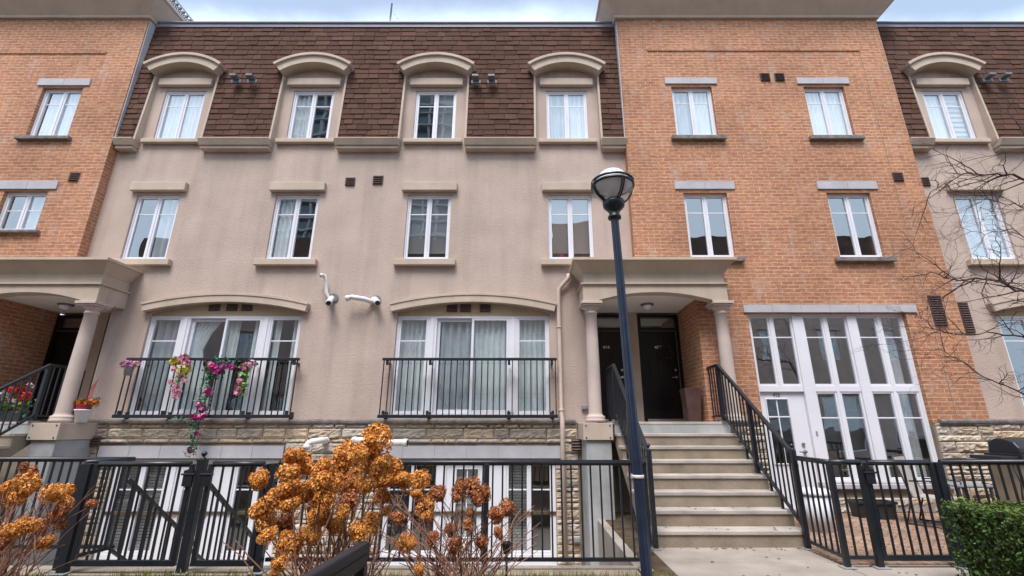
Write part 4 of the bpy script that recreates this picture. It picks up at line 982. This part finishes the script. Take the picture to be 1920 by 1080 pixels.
# tall brown planter on the landing
t = thing('porch_planter', (3.25, 8.75, ZR), 'tall tapered brown planter on the landing beside door 413', 'planter')
m = MB(); a, b, h = .155, .11, .62; x, y = 3.2, 8.95
m.mesh([(x-b, y-b, ZR+.002), (x+b, y-b, ZR+.002), (x+b, y+b, ZR+.002), (x-b, y+b, ZR+.002), (x-a, y-a, ZR+h), (x+a, y-a, ZR+h), (x+a, y+a, ZR+h), (x-a, y+a, ZR+h)], [(0, 1, 5, 4), (1, 2, 6, 5), (2, 3, 7, 6), (3, 0, 4, 7), (0, 3, 2, 1)])
m.build('tub', M['planter'], t); MB().box(x-a+.01, x+a-.01, y-a+.01, y+a-.01, ZR+h-.03, ZR+h-.01).build('potting_soil', M['soil'], t)

# ------------------------------------------------------------------ flowers
def blob_cluster(m, c, rad, n, size, cols, rnd, squash=1, petals=4):
    for _ in range(n):
        d = Vector((rnd.gauss(0, 1), rnd.gauss(0, 1), rnd.gauss(0, 1))).normalized(); rr = rad*rnd.uniform(.8, 1.03)
        p = Vector(c)+Vector((d.x*rr, d.y*rr, d.z*rr*squash)); nrm = (d+Vector((rnd.gauss(0, .35), rnd.gauss(0, .35), rnd.gauss(0, .35)))).normalized()
        u = nrm.orthogonal().normalized(); u = Matrix.Rotation(rnd.random()*6.28, 3, nrm) @ u; v = nrm.cross(u); s = size*rnd.uniform(.7, 1.25)
        cc = rnd.choice(cols); k = rnd.uniform(.75, 1.2); cc = tuple(q*k for q in cc)
        for j in range(petals):
            a = 6.2832*j/petals; e = u*math.cos(a)+v*math.sin(a); f = u*math.cos(a+.7)+v*math.sin(a+.7); g = u*math.cos(a-.7)+v*math.sin(a-.7)
            m.poly([p, p+g*s*.62+nrm*s*.18, p+e*s+nrm*s*rnd.uniform(.05, .5), p+f*s*.62+nrm*s*.18], cc)
def leaves(m, c, rad, n, size, cols, rnd, stretch=(1, 1, 1)):
    for _ in range(n):
        p = Vector(c)+Vector([rnd.gauss(0, .5)*rad*q for q in stretch]); a = Vector((rnd.gauss(0, 1), rnd.gauss(0, 1), rnd.gauss(0, 1))).normalized(); b = a.orthogonal().normalized()
        s = size*rnd.uniform(.6, 1.3); cc = rnd.choice(cols); m.poly([p, p+a*s*.5+b*s*.3, p+a*s, p+a*s*.5-b*s*.3], cc)
GR = [(.03, .12, .07), (.05, .16, .09), (.02, .08, .06)]; LG = [(.16, .36, .05), (.1, .28, .04)]
rnd = random.Random(11); YJ = YS-.24
PK = [(.72, .30, .42), (.75, .42, .48), (.62, .22, .36)]; MG = [(.45, .03, .22), (.55, .07, .3), (.32, .02, .14)]; PP = [(.40, .14, .32), (.5, .2, .4), (.55, .45, .3)]; YL = [(.55, .5, .04), (.42, .42, .03), (.6, .5, .2)]
def PT(px, py, d=YJ): x, z = at(px, py, d); return (x, d, z)
t = thing('flower_pot', PT(244, 690), 'small grey pot of purple flowers hooked on the left end of the flowered balcony railing', 'flower pot')
x, z = at(244, 695, YJ); z -= .03
MB().lathe([(0, 0), (.06, 0), (.075, .13), (.08, .135), (.08, .15), (.06, .15)], x, YJ-.03, 18, z0=z-.06).build('pot', M['grey_box'], t, True)
m = MB(); blob_cluster(m, (x-.01, YJ-.03, z+.14), .1, 60, .038, PP, rnd, .7); blob_cluster(m, (x-.11, YJ-.03, z+.14), .06, 26, .035, PP, rnd, .7); blob_cluster(m, (x+.1, YJ-.03, z+.15), .07, 30, .035, PP, rnd, .7); m.build('blossoms', M['petal'], t, fix=False)
def garland(label, clus, grn=()):
    t = thing('flower_garland', PT(*clus[0][:2]), label, 'garland', 'flower garlands on the balcony railing'); m = MB()
    for px, py, r, n, s, c in clus: blob_cluster(m, PT(px, py, YJ-.02), r, n, s, c, rnd, 1)
    m.build('blossoms', M['petal'], t, fix=False)
    if grn:
        m = MB()
        for px, py, r, n, s, c, st in grn: leaves(m, PT(px, py, YJ), r, n, s, c, rnd, st)
        m.build('leaves', M['petal'], t, fix=False)
garland('yellow and pink silk flower garland with a pale pink tail hanging on the railing', [(328, 678, .08, 40, .035, YL), (345, 672, .08, 50, .04, PK), (350, 681, .06, 30, .035, PK), (345, 694, .11, 70, .04, YL), (327, 693, .05, 22, .03, PK), (338, 705, .05, 26, .03, PK), (322, 715, .045, 20, .03, PK), (346, 713, .04, 20, .03, PK), (330, 727, .06, 32, .035, PK), (333, 736, .06, 30, .032, PK), (330, 743, .05, 22, .03, PK)], [(335, 715, .09, 30, .05, LG, (1, .3, 2))])
garland('magenta flower and dark green leaf garland in the middle of the flowered railing', [(402, 690, .07, 40, .04, MG), (408, 697, .07, 34, .04, MG), (393, 683, .05, 20, .035, PK), (420, 685, .06, 28, .04, MG), (434, 688, .055, 24, .035, MG)], [(405, 695, .17, 80, .055, GR, (1.2, .3, 1)), (430, 678, .14, 70, .06, GR, (1.4, .3, .7)), (400, 708, .1, 40, .05, GR, (1, .3, .6))])
garland('pale pink and light green garland, rightmost one on the flowered railing', [(462, 688, .07, 40, .04, PK), (473, 683, .07, 36, .035, [(.7, .5, .58)]), (453, 703, .05, 24, .032, [(.75, .6, .6)]), (450, 714, .05, 24, .032, PK), (448, 725, .05, 24, .032, PK), (445, 735, .055, 26, .033, PK)], [(458, 700, .15, 90, .07, LG, (.7, .3, 1.5)), (455, 722, .12, 50, .07, LG, (.5, .3, 1.3))])
path = [(391, 705), (386, 720), (389, 732), (383, 748), (378, 758), (382, 770), (372, 778), (368, 790), (366, 800), (369, 812), (362, 822), (363, 836), (360, 846)]
t = thing('trailing_vine', PT(386, 720), 'trailing magenta flowered vine hanging from the balcony railing down past the stone ledge', 'garland')
m = MB(); m2 = MB(); m3 = MB(); m3.tube([PT(a, b, YJ-.03) for a, b in path], .007, 6); m3.build('vine_stem', M['petal'], t); t.children
for i, (a, b) in enumerate(path):
    leaves(m, PT(a, b, YJ-.03), .09, 26, .055, GR+[(.1, .22, .12)], rnd)
for a, b, r in ((391, 735, .06), (376, 757, .06), (380, 768, .05), (372, 783, .06), (380, 780, .07), (369, 812, .03), (358, 844, .035), (363, 783, .05)): blob_cluster(m2, PT(a, b, YJ-.05), r, 26, .038, MG+PK[2:], rnd)
leaves(m, PT(345, 787, YJ-.02), .13, 40, .05, GR, rnd, (1.6, .3, .6))
m.build('leaves', M['petal'], t, fix=False); m2.build('blossoms', M['petal'], t, fix=False)
vs_ = bpy.data.materials.new('vine'); vs_.use_nodes = True; vs_.node_tree.nodes['Principled BSDF'].inputs['Base Color'].default_value = (.05, .12, .06, 1)
for c in kids(t):
    if c.name.startswith('vine_stem'): c.data.materials[0] = vs_
# white pot by the left column
t = thing('flower_pot', (-8.0, 8.55, 1.5), 'white pot with a red inner pot of orange flowers beside the left column', 'flower pot')
x, z = at(153, 784, 8.5); MB().lathe([(0, 0), (.085, 0), (.125, .20), (.135, .205), (.135, .225), (.11, .225)], x, 8.5, 24, z0=1.51).build('pot', M['white_pot'], t, True)
MB().lathe([(.1, .19), (.115, .3), (.12, .31), (.1, .31), (0, .30)], x-.01, 8.5, 24, z0=1.51).build('inner_pot', M['red_pot'], t, True)
m = MB(); OR = [(.5, .2, .05), (.45, .28, .05), (.35, .08, .03)]
for a in (-.1, 0, .1, .16): blob_cluster(m, (x+a, 8.48, 1.87), .07, 36, .035, OR, rnd, .6)
m.build('blossoms', M['petal'], t, fix=False); m = MB()
for k in range(5): m.tube([(x-.02+.02*k, 8.5, 1.85), (x+.02*k, 8.5, 2.05), (x+.02+.02*k, 8.52, 2.15+.04*k)], .004, 5)
m.build('red_twigs', M['red_pot'], t)
# flower box by the left stair
t = thing('flower_box', (-10.1, 8.6, ZR), 'dark window box of purple, red and white flowers on the left porch', 'flower box')
MB().box(-10.35, -9.55, 8.95, 9.15, ZR+.002, ZR+.2).build('box', M['dark_plastic'], t, bevel=.006)
m = MB(); m2 = MB()
for k in range(14):
    q = (-10.3+.06*k, 9.0+rnd.uniform(-.05, .05), ZR+.42+rnd.uniform(-.1, .25)); blob_cluster(m, q, .06, 22, .045, rnd.choice([MG, PK, [(.7, .7, .72)], PP, [(.5, .05, .04)]]), rnd)
leaves(m2, (-9.95, 9.0, ZR+.32), .5, 260, .07, LG+GR, rnd, (1.1, .25, .35)); m.build('blossoms', M['petal'], t, fix=False); m2.build('leaves', M['petal'], t, fix=False)
# wreath on door 413
t = thing('door_wreath', (3.05, 9.82, 3.0), 'dry twig wreath with small flowers on the black door 413', 'wreath'); m = MB()
for k in range(16):
    a = k*.393; leaves(m, (3.06+.13*math.cos(a), 9.84, 2.97+.13*math.sin(a)), .05, 14, .05, [(.12, .11, .05), (.06, .08, .04), (.16, .05, .05)], rnd)
m.build('twigs', M['petal'], t, fix=False)
# small potted plants inside the lower corner of the fourth middle window
t = thing('window_plant', (.75, 9.05, 4.8), 'red and green ornament plant on the inside sill of the fourth middle floor window', 'plant'); m = MB()
leaves(m, (.72, 9.03, 4.86), .14, 60, .06, GR, rnd, (1.2, .2, .5)); blob_cluster(m, (.8, 9.03, 4.87), .05, 26, .03, [(.5, .03, .03)], rnd); m.build('foliage', M['petal'], t, fix=False)

# ------------------------------------------------------------------ hydrangeas
rnd = random.Random(21)
def head_mesh(seed, warm):
    r = random.Random(seed); m = MB()
    cols = [(1, 1.0, 1), (1.1, 1.15, 1.3), (.75, .6, .5), (1.15, 1.45, 2.6), (.5, .38, .4), (.95, .8, .6), (.85, .95, 1.6)] if warm else [(.5, .42, .9), (.7, .6, 1.2), (.4, .33, .7), (.85, .85, 1.9), (.33, .25, .6)]
    for k in range(7):
        o = Vector((r.uniform(-.42, .42), r.uniform(-.42, .42), r.uniform(-.4, .5))); blob_cluster(m, o, .5 if k else .82, 190, .11, cols, r)
    o = m.build('flower_head', M['head'], None, fix=False); me = o.data; bpy.data.objects.remove(o); return me
HW = [head_mesh(i, True) for i in range(4)]; HB = [head_mesh(9+i, False) for i in range(3)]
def hydrangea(base, spread, heads, label, extra=30, warm=.8):
    t = thing('hydrangea', base, label, 'shrub', 'dried hydrangea bushes'); B = Vector(base); sm = MB(); tips = []
    for px, py, s, d, wm in heads:
        x, z = at(px, py, d); c = Vector((x, d, z)); zc = d/(.9566+(py-540)/F*.2914); rad = s*zc/F/2
        o = bpy.data.objects.new('flower_head', rnd.choice(HW if wm else HB)); col.objects.link(o); o.parent = t
        o.location = c-B; k = rad*rnd.uniform(.78, .95); o.scale = (k, k*rnd.uniform(.8, 1.1), k*rnd.uniform(.85, 1.15)); o.rotation_euler = (rnd.uniform(-.4, .4), rnd.uniform(-.4, .4), rnd.random()*6.28); tips.append(c)
    for i in range(extra):
        x = B.x+rnd.uniform(-1, 1)*spread*1.3; tips.append(Vector((x, B.y+rnd.uniform(-.4, .4), rnd.uniform(.35, .95))))
    for c in tips:
        b = B+Vector((rnd.uniform(-.5, .5)*spread, rnd.uniform(-.25, .25), 0)); k = rnd.uniform(.78, 1.2); mid = b.lerp(c, .5)+Vector((-(c.x-b.x)*.22+rnd.uniform(-.05, .05), rnd.uniform(-.05, .05), .06))
        pts = [b*(1-u)**2+mid*2*u*(1-u)+c*u*u for u in [i/7 for i in range(8)]]; pts = [p+Vector((rnd.uniform(-.012, .012), rnd.uniform(-.012, .012), 0)) for p in pts]
        sm.tube(pts, [.0065, .006, .0055, .005, .0045, .004, .0035, .003], 5, (k, k, k), cap=False)
        for q in range(2):
            u = rnd.randint(3, 6); p = pts[u]; e = p+Vector((rnd.uniform(-.16, .16), rnd.uniform(-.1, .1), rnd.uniform(.05, .2))); sm.tube([p, p.lerp(e, .5)+Vector((0, 0, .02)), e], [.003, .0025, .0015], 4, (k, k, k), cap=False)
    sm.build('stems', M['stem'], t, fix=False)
    lf = MB(); leaves(lf, (B.x, B.y, .03), 1.0, 300, .06, [(.6, .5, .5), (.9, .7, .5), (.5, .4, .4)], rnd, (spread*.9, .35, .03)); lf.build('fallen_leaves', M['stem'], t, fix=False)
    return t
main = [(485,905,50),(705,812,50),(706,838,62),(648,848,52),(640,868,50),(675,850,50),(553,858,48),(568,874,56),(600,878,52),(625,890,56),(655,890,56),(545,890,50),(540,915,56),(575,920,54),(590,905,50),(610,905,52),(640,905,48),(690,870,52),(715,875,56),(738,868,40),(755,898,50),(735,895,44),(722,900,42),(673,912,50),(692,905,40),(610,930,52),(520,942,54),(545,945,52),(495,955,50),(505,985,42),(500,1005,36),(535,985,44),(598,975,54),(625,985,46),(640,962,40),(690,985,56),(670,995,44),(580,1008,46),(548,1015,50),(535,1030,38),(522,1058,30),(515,1075,22),(765,1020,36),(590,958,34),(655,940,40),(720,935,36),(725,957,22),(540,1005,36)]
heads = [(a, b, s*1.06, rnd.uniform(2.9, 3.5), rnd.random() < .93) for a, b, s in main]
hydrangea((-1.2, 3.3, 0), .5, heads, 'large bright orange dried hydrangea bush in front of the gates and long fence', 34)
right = [(785,905,44,1),(780,925,30,1),(796,948,44,1),(800,968,24,1),(820,928,40,0),(862,918,44,0),(885,912,44,0),(900,930,44,0),(948,955,42,0),(930,968,34,0),(936,1000,24,0),(845,995,30,0),(877,985,26,0),(745,972,32,0),(905,1018,34,0),(812,1010,30,0),(855,1025,34,0),(785,1072,28,1),(760,1020,40,1),(880,962,18,0),(858,935,20,0)]
heads = [(a, b, s*1.05, rnd.uniform(3.9, 4.5), bool(wm)) for a, b, s, wm in right]
hydrangea((-.55, 4.25, 0), .55, heads, 'smaller brown hydrangea bush right of the bright orange one, thin upright stems', 60)
left = [(15,918,50,1),(45,915,52,1),(30,935,46,1),(115,922,46,1),(100,930,42,1),(125,940,40,1),(118,958,44,0),(60,885,34,0),(95,975,30,0),(115,985,26,0),(55,990,44,1),(35,992,44,1),(75,990,36,1),(15,1000,36,1),(85,1015,40,1),(172,947,26,0),(10,1020,30,0),(45,875,24,0)]
heads = [(a, b, s*.92, rnd.uniform(3.8, 4.4), bool(wm)) for a, b, s, wm in left]
hydrangea((-4.3, 4.15, 0), .38, heads, 'dried orange hydrangea bush at the left edge in front of the fence', 60)

# ------------------------------------------------------------------ grass, hedge
rg = np.random.RandomState(4)
def blades(name, x0, x1, y0, y1, n, h, label=None):
    xs = rg.uniform(x0, x1, n); ys = rg.uniform(y0, y1, n); m = MB()
    for x, y in zip(xs, ys):
        if noise.noise(Vector((x*1.4, y*2, 3))) < -.12: continue
        hh = h*rg.uniform(.4, 1.2); a = rg.uniform(0, 6.28); dx, dy = math.cos(a)*.005, math.sin(a)*.005; lx, ly = rg.normal(0, .3, 2)*hh
        k = rg.uniform(.7, 1.3); c = (k*rg.uniform(.8, 1.5), k, k*.8); m.poly([(x-dx, y-dy, -.01), (x+dx, y+dy, -.01), (x+lx, y+ly, hh)], c)
    o = m.build(name, M['grass'], fix=False); tag(o, 'short patchy green grass and weeds in the bed along the fence kerb', 'grass', kind='stuff'); return o
blades('grass', -7, 1.5, 4.55, 5.26, 9000, .07)
def hedge(x0, x1, y0, y1, h, label):
    t = thing('clipped_hedge', ((x0+x1)/2, (y0+y1)/2, 0), label, 'hedge'); MB().box(x0+.07, x1-.07, y0+.07, y1-.07, 0, h-.07).build('branches', M['hedge_core'], t)
    m = MB(); n = 26000
    area = [(y1-y0)*(x1-x0), (x1-x0)*h, (y1-y0)*h]; pr_ = np.array(area)/sum(area); pick = rg.choice(3, n, p=pr_)
    for k in pick:
        dp = abs(rg.normal(0, .045)) - (.05 if rg.uniform() < .03 else 0)
        u, v = rg.uniform(), rg.uniform()
        if k == 0: p = Vector((x0+(x1-x0)*u, y0+(y1-y0)*v, h-dp)); nr = Vector((0, 0, 1))
        elif k == 1: p = Vector((x0+(x1-x0)*u, y0+dp, h*v)); nr = Vector((0, -1, 0))
        else: p = Vector((x0+dp, y0+(y1-y0)*u, h*v)); nr = Vector((-1, 0, 0))
        bulge = .035*noise.noise(p*4)+.02*noise.noise(p*11); p += nr*bulge
        e = .06
        cx_ = max(0, e-(p.x-x0)); cy_ = max(0, e-(p.y-y0)); cz_ = max(0, e-(h-p.z)); p += Vector((cx_*.35 if k != 2 else 0, cy_*.35 if k != 1 else 0, -cz_*.35 if k else 0))
        a = (nr+Vector(rg.normal(0, 1.0, 3))).normalized(); b = a.orthogonal().normalized(); b = Matrix.Rotation(rg.uniform(0, 6.28), 3, a) @ b; s = rg.uniform(.009, .024); c2 = a.cross(b)
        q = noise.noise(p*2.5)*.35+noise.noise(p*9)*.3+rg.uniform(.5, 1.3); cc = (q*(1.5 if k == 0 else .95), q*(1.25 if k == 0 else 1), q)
        m.poly([p-b*s, p+c2*s*.55+a*.003, p+b*s, p-c2*s*.55+a*.003], cc)
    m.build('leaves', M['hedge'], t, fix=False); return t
hedge(4.12, 7.2, 3.75, 4.95, .74, 'clipped green box hedge in the lower right corner before the fence')

lf = MB(); rl = random.Random(31)
for x0, x1, y0, y1, z, n in ((1.7, 3.4, 6.2, 6.32, .003, 26), (3.6, 4.2, 3.9, 5.4, .003, 26), (.8, 1.5, 4.4, 5.2, -.002, 22), (3.9, 7, 7.6, 8.6, .016, 60), (1.65, 3.4, 6.38, 6.6, .193, 9), (1.65, 3.4, 6.65, 6.87, .383, 7), (1.6, 4, 4.4, 6, .003, 14)):
    for _ in range(n):
        a = rl.random()*6.28; q = rl.uniform(.012, .028); x, y = rl.uniform(x0, x1), rl.uniform(y0, y1); k = rl.uniform(.5, 1.1); c, s_ = math.cos(a)*q, math.sin(a)*q
        lf.poly([(x-c, y-s_, z), (x-s_*.6, y+c*.6, z+.006), (x+c, y+s_, z+.002), (x+s_*.6, y-c*.6, z+.008)], (k*.8, k*.75, k))
tag(lf.build('fallen_leaves', M['stem'], fix=False), 'small dry brown leaves scattered on the walk, the steps and the brick patio', 'leaves', kind='stuff')
# ------------------------------------------------------------------ bare trees
def tree(base, limbs, label, twigs=1.0, seed=5):
    r = random.Random(seed); t = thing('bare_tree', base, label, 'tree', 'bare trees'); B = Vector(base); tr, cr = MB(), MB()
    top = B+Vector((0, 0, 2.0)); tr.tube([B, B+Vector((.02, 0, .9)), top, top+Vector((-.05, .03, 1.2)), top+Vector((.1, .05, 3))], [.11, .09, .08, .06, .025], 12); tr.build('trunk', M['bark'], t, True)
    def grow(p, d, ln, rad, lv):
        n = 7; pts = [p]; ds = d.copy()
        for i in range(n):
            ds = (ds+Vector((r.gauss(0, .16), r.gauss(0, .16), r.gauss(0, .14)))).normalized(); p = p+ds*ln/n; pts.append(p)
            if lv > 0 and r.random() < .75*twigs:
                ax = ds.orthogonal(); ax.rotate(Matrix.Rotation(r.random()*6.28, 3, ds)); nd = (ds*.7+ax.normalized()*.75).normalized()
                grow(p, nd, ln*r.uniform(.3, .55), rad*.5, lv-1)
        cr.tube(pts, [rad*(1-.75*i/n) for i in range(n+1)], 5 if rad > .006 else 4, cap=False)
    for pts, rad in limbs:
        pts = [Vector(p) for p in pts]; n = len(pts)
        fine = []
        for i in range(n-1):
            for k in range(4): fine.append(pts[i].lerp(pts[i+1], k/4)+Vector((r.gauss(0, .012), r.gauss(0, .012), r.gauss(0, .012))))
        fine.append(pts[-1]); m_ = len(fine); cr.tube(fine, [rad*(1-.8*i/(m_-1)) for i in range(m_)], 6, cap=False)
        for i in range(3, m_):
            if r.random() < .97:
                d = (fine[i]-fine[i-1]).normalized(); ax = d.orthogonal(); ax.rotate(Matrix.Rotation(r.random()*6.28, 3, d)); grow(fine[i], (d*.8+ax.normalized()*.8).normalized(), r.uniform(.3, .8), rad*.58*(1-.5*i/m_), 2)
    cr.build('crown', M['bark'], t, fix=False); return t
def Q(px, py, d): x, z = at(px, py, d); return (x, d, z)
TB = (7.4, 5.6, 0)
tree(TB, [([(7.35, 5.63, 3.0), Q(1960, 345, 5.6), Q(1900, 330, 5.5), Q(1850, 325, 5.5), Q(1800, 327, 5.45), Q(1745, 360, 5.4)], .02),
          ([(7.4, 5.6, 2.2), Q(1980, 560, 5.7), Q(1920, 548, 5.6), Q(1860, 522, 5.5), Q(1800, 527, 5.5), Q(1745, 510, 5.4)], .022),
          ([(7.4, 5.6, 1.9), Q(1985, 650, 5.6), Q(1915, 632, 5.5), Q(1850, 625, 5.5), Q(1790, 628, 5.45), Q(1735, 612, 5.4)], .014),
          ([(7.4, 5.6, 1.7), Q(1990, 770, 5.5), Q(1920, 738, 5.5), Q(1860, 712, 5.4), Q(1805, 680, 5.4), Q(1760, 655, 5.35)], .013),
          ([(7.4, 5.6, 2.4), Q(1960, 470, 5.5), Q(1900, 430, 5.5), Q(1850, 440, 5.5), Q(1790, 425, 5.4)], .010),
          ([(7.4, 5.6, 2.6), Q(1960, 400, 5.6), Q(1900, 385, 5.5), Q(1850, 372, 5.5), Q(1800, 400, 5.4)], .010),
          ([(7.4, 5.6, 4.6), (7.0, 5.5, 5.6), Q(1935, 270, 5.4), Q(1870, 290, 5.4)], .012)],
     'bare winter tree reaching thin branches in from the right edge', .8)
tree((-3.2, -3.4, 0), [([(-3.2, -3.4, 1.8), (-2.4, -3.2, 3), (-1.8, -3.3, 4.5), (-1.2, -3.2, 5.6)], .035), ([(-3.2, -3.4, 2), (-4.2, -3.2, 3.2), (-4.8, -3.4, 4.6)], .035), ([(-3.2, -3.4, 3), (-3.3, -3, 4.5), (-2.9, -3.2, 6)], .03)], 'bare courtyard tree behind the camera, seen only in the glass', .9, 8)
tree((5.2, -3.2, 0), [([(5.2, -3.2, 1.8), (6.2, -3.2, 3), (6.9, -3.3, 4.2), (7.5, -3.2, 5)], .035), ([(5.2, -3.2, 1.9), (4.2, -3.2, 3), (3.6, -3.4, 4.4)], .035), ([(5.2, -3.2, 3), (5.3, -3, 4.5), (5.6, -3.2, 5.8)], .03)], 'second bare courtyard tree behind the camera to the right, seen only in the glass', .9, 18)

# ------------------------------------------------------------------ small things
t = thing('garden_light', (*[at(950, 1040, 4.3)[0], 4.3], 0), 'thin dark solar garden light on a stake right of the brown hydrangea', 'garden light'); x = at(950, 1040, 4.3)[0]
MB().tube([(x, 4.3, 0), (x, 4.3, .42)], .009, 8).build('stake', M['black'], t, True); MB().lathe([(.028, 0), (.036, .06), (.036, .075), (.03, .09), (0, .095)], x, 4.3, 16, z0=.42).build('lamp_head', M['black'], t, True)
x, z = at(731, 42, 9.6); t = thing('roof_antenna', (x, 9.6, 10.9), 'thin dark pole standing on the roof edge against the sky', 'pole')
z1 = at(735, 7, 9.6)[1]; MB().tube([(x, 9.6, 10.85), (x+.0, 9.6, z1)], .024, 8).build('mast', M['blue_black'], t, True)
m = MB(); a = Vector((x, 9.6, z1-.22)); b = Vector((x+1.0, 9.6, 11.15)); pts = [a.lerp(b, i/10)+Vector((0, 0, -.12*math.sin(math.pi*i/10))) for i in range(11)]; m.tube(pts, .003, 4)
for p in pts[1:]: m.lathe([(0, -.018), (.012, 0), (0, .018)], p.x, p.y, 6, z0=p.z)
m.build('beaded_wire', M['vent_grey'], t)
# crane jib behind the left roof
t = thing('tower_crane', (-48, 50, 0), 'grey steel lattice crane jib rising behind the left roof corner', 'crane'); m = MB()
a = Vector(Q(352, 60, 50)); b = Vector(Q(268, -45, 50)); d = (b-a); n = 14; wv = Vector((0, 1.1, 0)); up = d.cross(wv).normalized()*-1.5
ch = [Vector((0, 0, 0)), wv, up+wv*.5]
for c in ch: m.bar(a+c, b+c, .22, .22)
for i in range(n):
    p, q = a+d*i/n, a+d*(i+1)/n; h = p.lerp(q, .5)
    for c, e in ((0, 2), (1, 2), (0, 1)): m.bar(p+ch[c], h+ch[e], .1, .1); m.bar(h+ch[e], q+ch[c], .1, .1)
m.build('jib', M['vent_grey'], t)
m = MB()
bs = Vector((a.x+12, 50, 0))
for i, j in ((0, 0), (1.4, 0), (0, 1.4), (1.4, 1.4)): m.bar(bs+Vector((i, j, 0)), bs+Vector((i, j, 34)), .2, .2)
for k in range(20):
    for i in (0, 1.4): m.bar(bs+Vector((0, i, k*1.7)), bs+Vector((1.4, i, k*1.7+1.7)), .1, .1)
m.bar(bs+Vector((.7, .7, 34)), a, .5, .5); m.build('mast', M['vent_grey'], t)

# ------------------------------------------------------------------ across the courtyard (mirrored in the glass)
ob = thing('stucco_townhouse', (0, -6.2, 0), 'facing row of townhouses behind the camera, mirrored in the windows', 'house')
YO = -6.2; hl = []; fr, gl, tr = MB(), MB(), MB()
for i in range(-6, 7):
    c = i*3.1+.6
    for z0, z1, hw in ((.3, 3.0, 1.0), (4.8, 6.3, .48), (7.7, 9.0, .48)):
        if i % 4 == 2: hw = min(hw, .5)
        hl.append(rect(c-hw, c+hw, z0, z1)); sash(fr, gl, c-hw, c, z0, z1, YO-.1, .06, .28); sash(fr, gl, c, c+hw, z0, z1, YO-.1, .06, .28)
        tr.box(c-hw-.15, c+hw+.15, YO+.003, YO+.1, z1+.05, z1+.2)
    tr.prism([arch_band(c-.95, c+.95, 9.4, .4, .25, 10)], YO+.003, YO+.35); tr.prism([arch_band(c-1.3, c+1.3, 3.15, .25, .18, 10)], YO+.003, YO+.13)
MB().prism([rect(-22, 22, 0, 9.9)] + hl, YO-.25, YO).build('wall', M['stucco'], ob); tr.build('arch_moulding', M['stucco_trim'], ob)
w_ = fr.build('window', M['white'], ob); gl.build('pane', M['glass_dark'], w_); storeys(ob, [(-22, 22, YO-3, YO-.3, 0, 10)])
MB().box(-22, 22, YO-8, YO-.3, 9.9, 11.9).box(-22, 22, YO-.26, YO+.35, 9.9, 10.1).build('mansard_roof', mat('far_shingle', (.17, .11, .09), .95, .1, var=.3), ob)
MB().box(-22, 22, YO-8, YO-3.05, 0, 9.89).build('rear_wall', M['stucco'], ob)
m = MB()
for c in (-9.5, 4.0): m.prism([rect(c-2.4, c+2.4, 0, 12.6), rect(c-1.5, c-.6, 7.7, 9.1), rect(c+.6, c+1.5, 7.7, 9.1), rect(c-1.5, c-.6, 4.8, 6.3), rect(c+.6, c+1.5, 4.8, 6.3), rect(c-1.4, c+1.4, .3, 3.4)], YO+.02, YO+.25)
m.build('brick_bay', M['brick'], ob)
for (x, y, wd, h, lab) in ((-19, -62, 12, 95, 'pale glass apartment tower behind the camera, mirrored in the third dormer window'), (-46, -60, 13, 85, 'wider glass apartment tower mirrored in the second dormer window')):
    t = thing('apartment_tower', (x, y, 0), lab, 'tower', 'glass towers mirrored in the windows'); MB().box(x-wd/2, x+wd/2, y-wd, y, 0, h).build('curtain_wall', M['tower'], t); m = MB()
    for k in range(int(h/3)): m.box(x-wd/2-.9, x+wd/2+.9, y-wd-.9, y+.9, k*3-.12, k*3+.25)
    for k in range(5): m.box(x-wd/2+k*wd/4.4, x-wd/2+k*wd/4.4+.4, y, y+.6, 0, h)
    m.build('balcony_slab', M['tower_slab'], t)
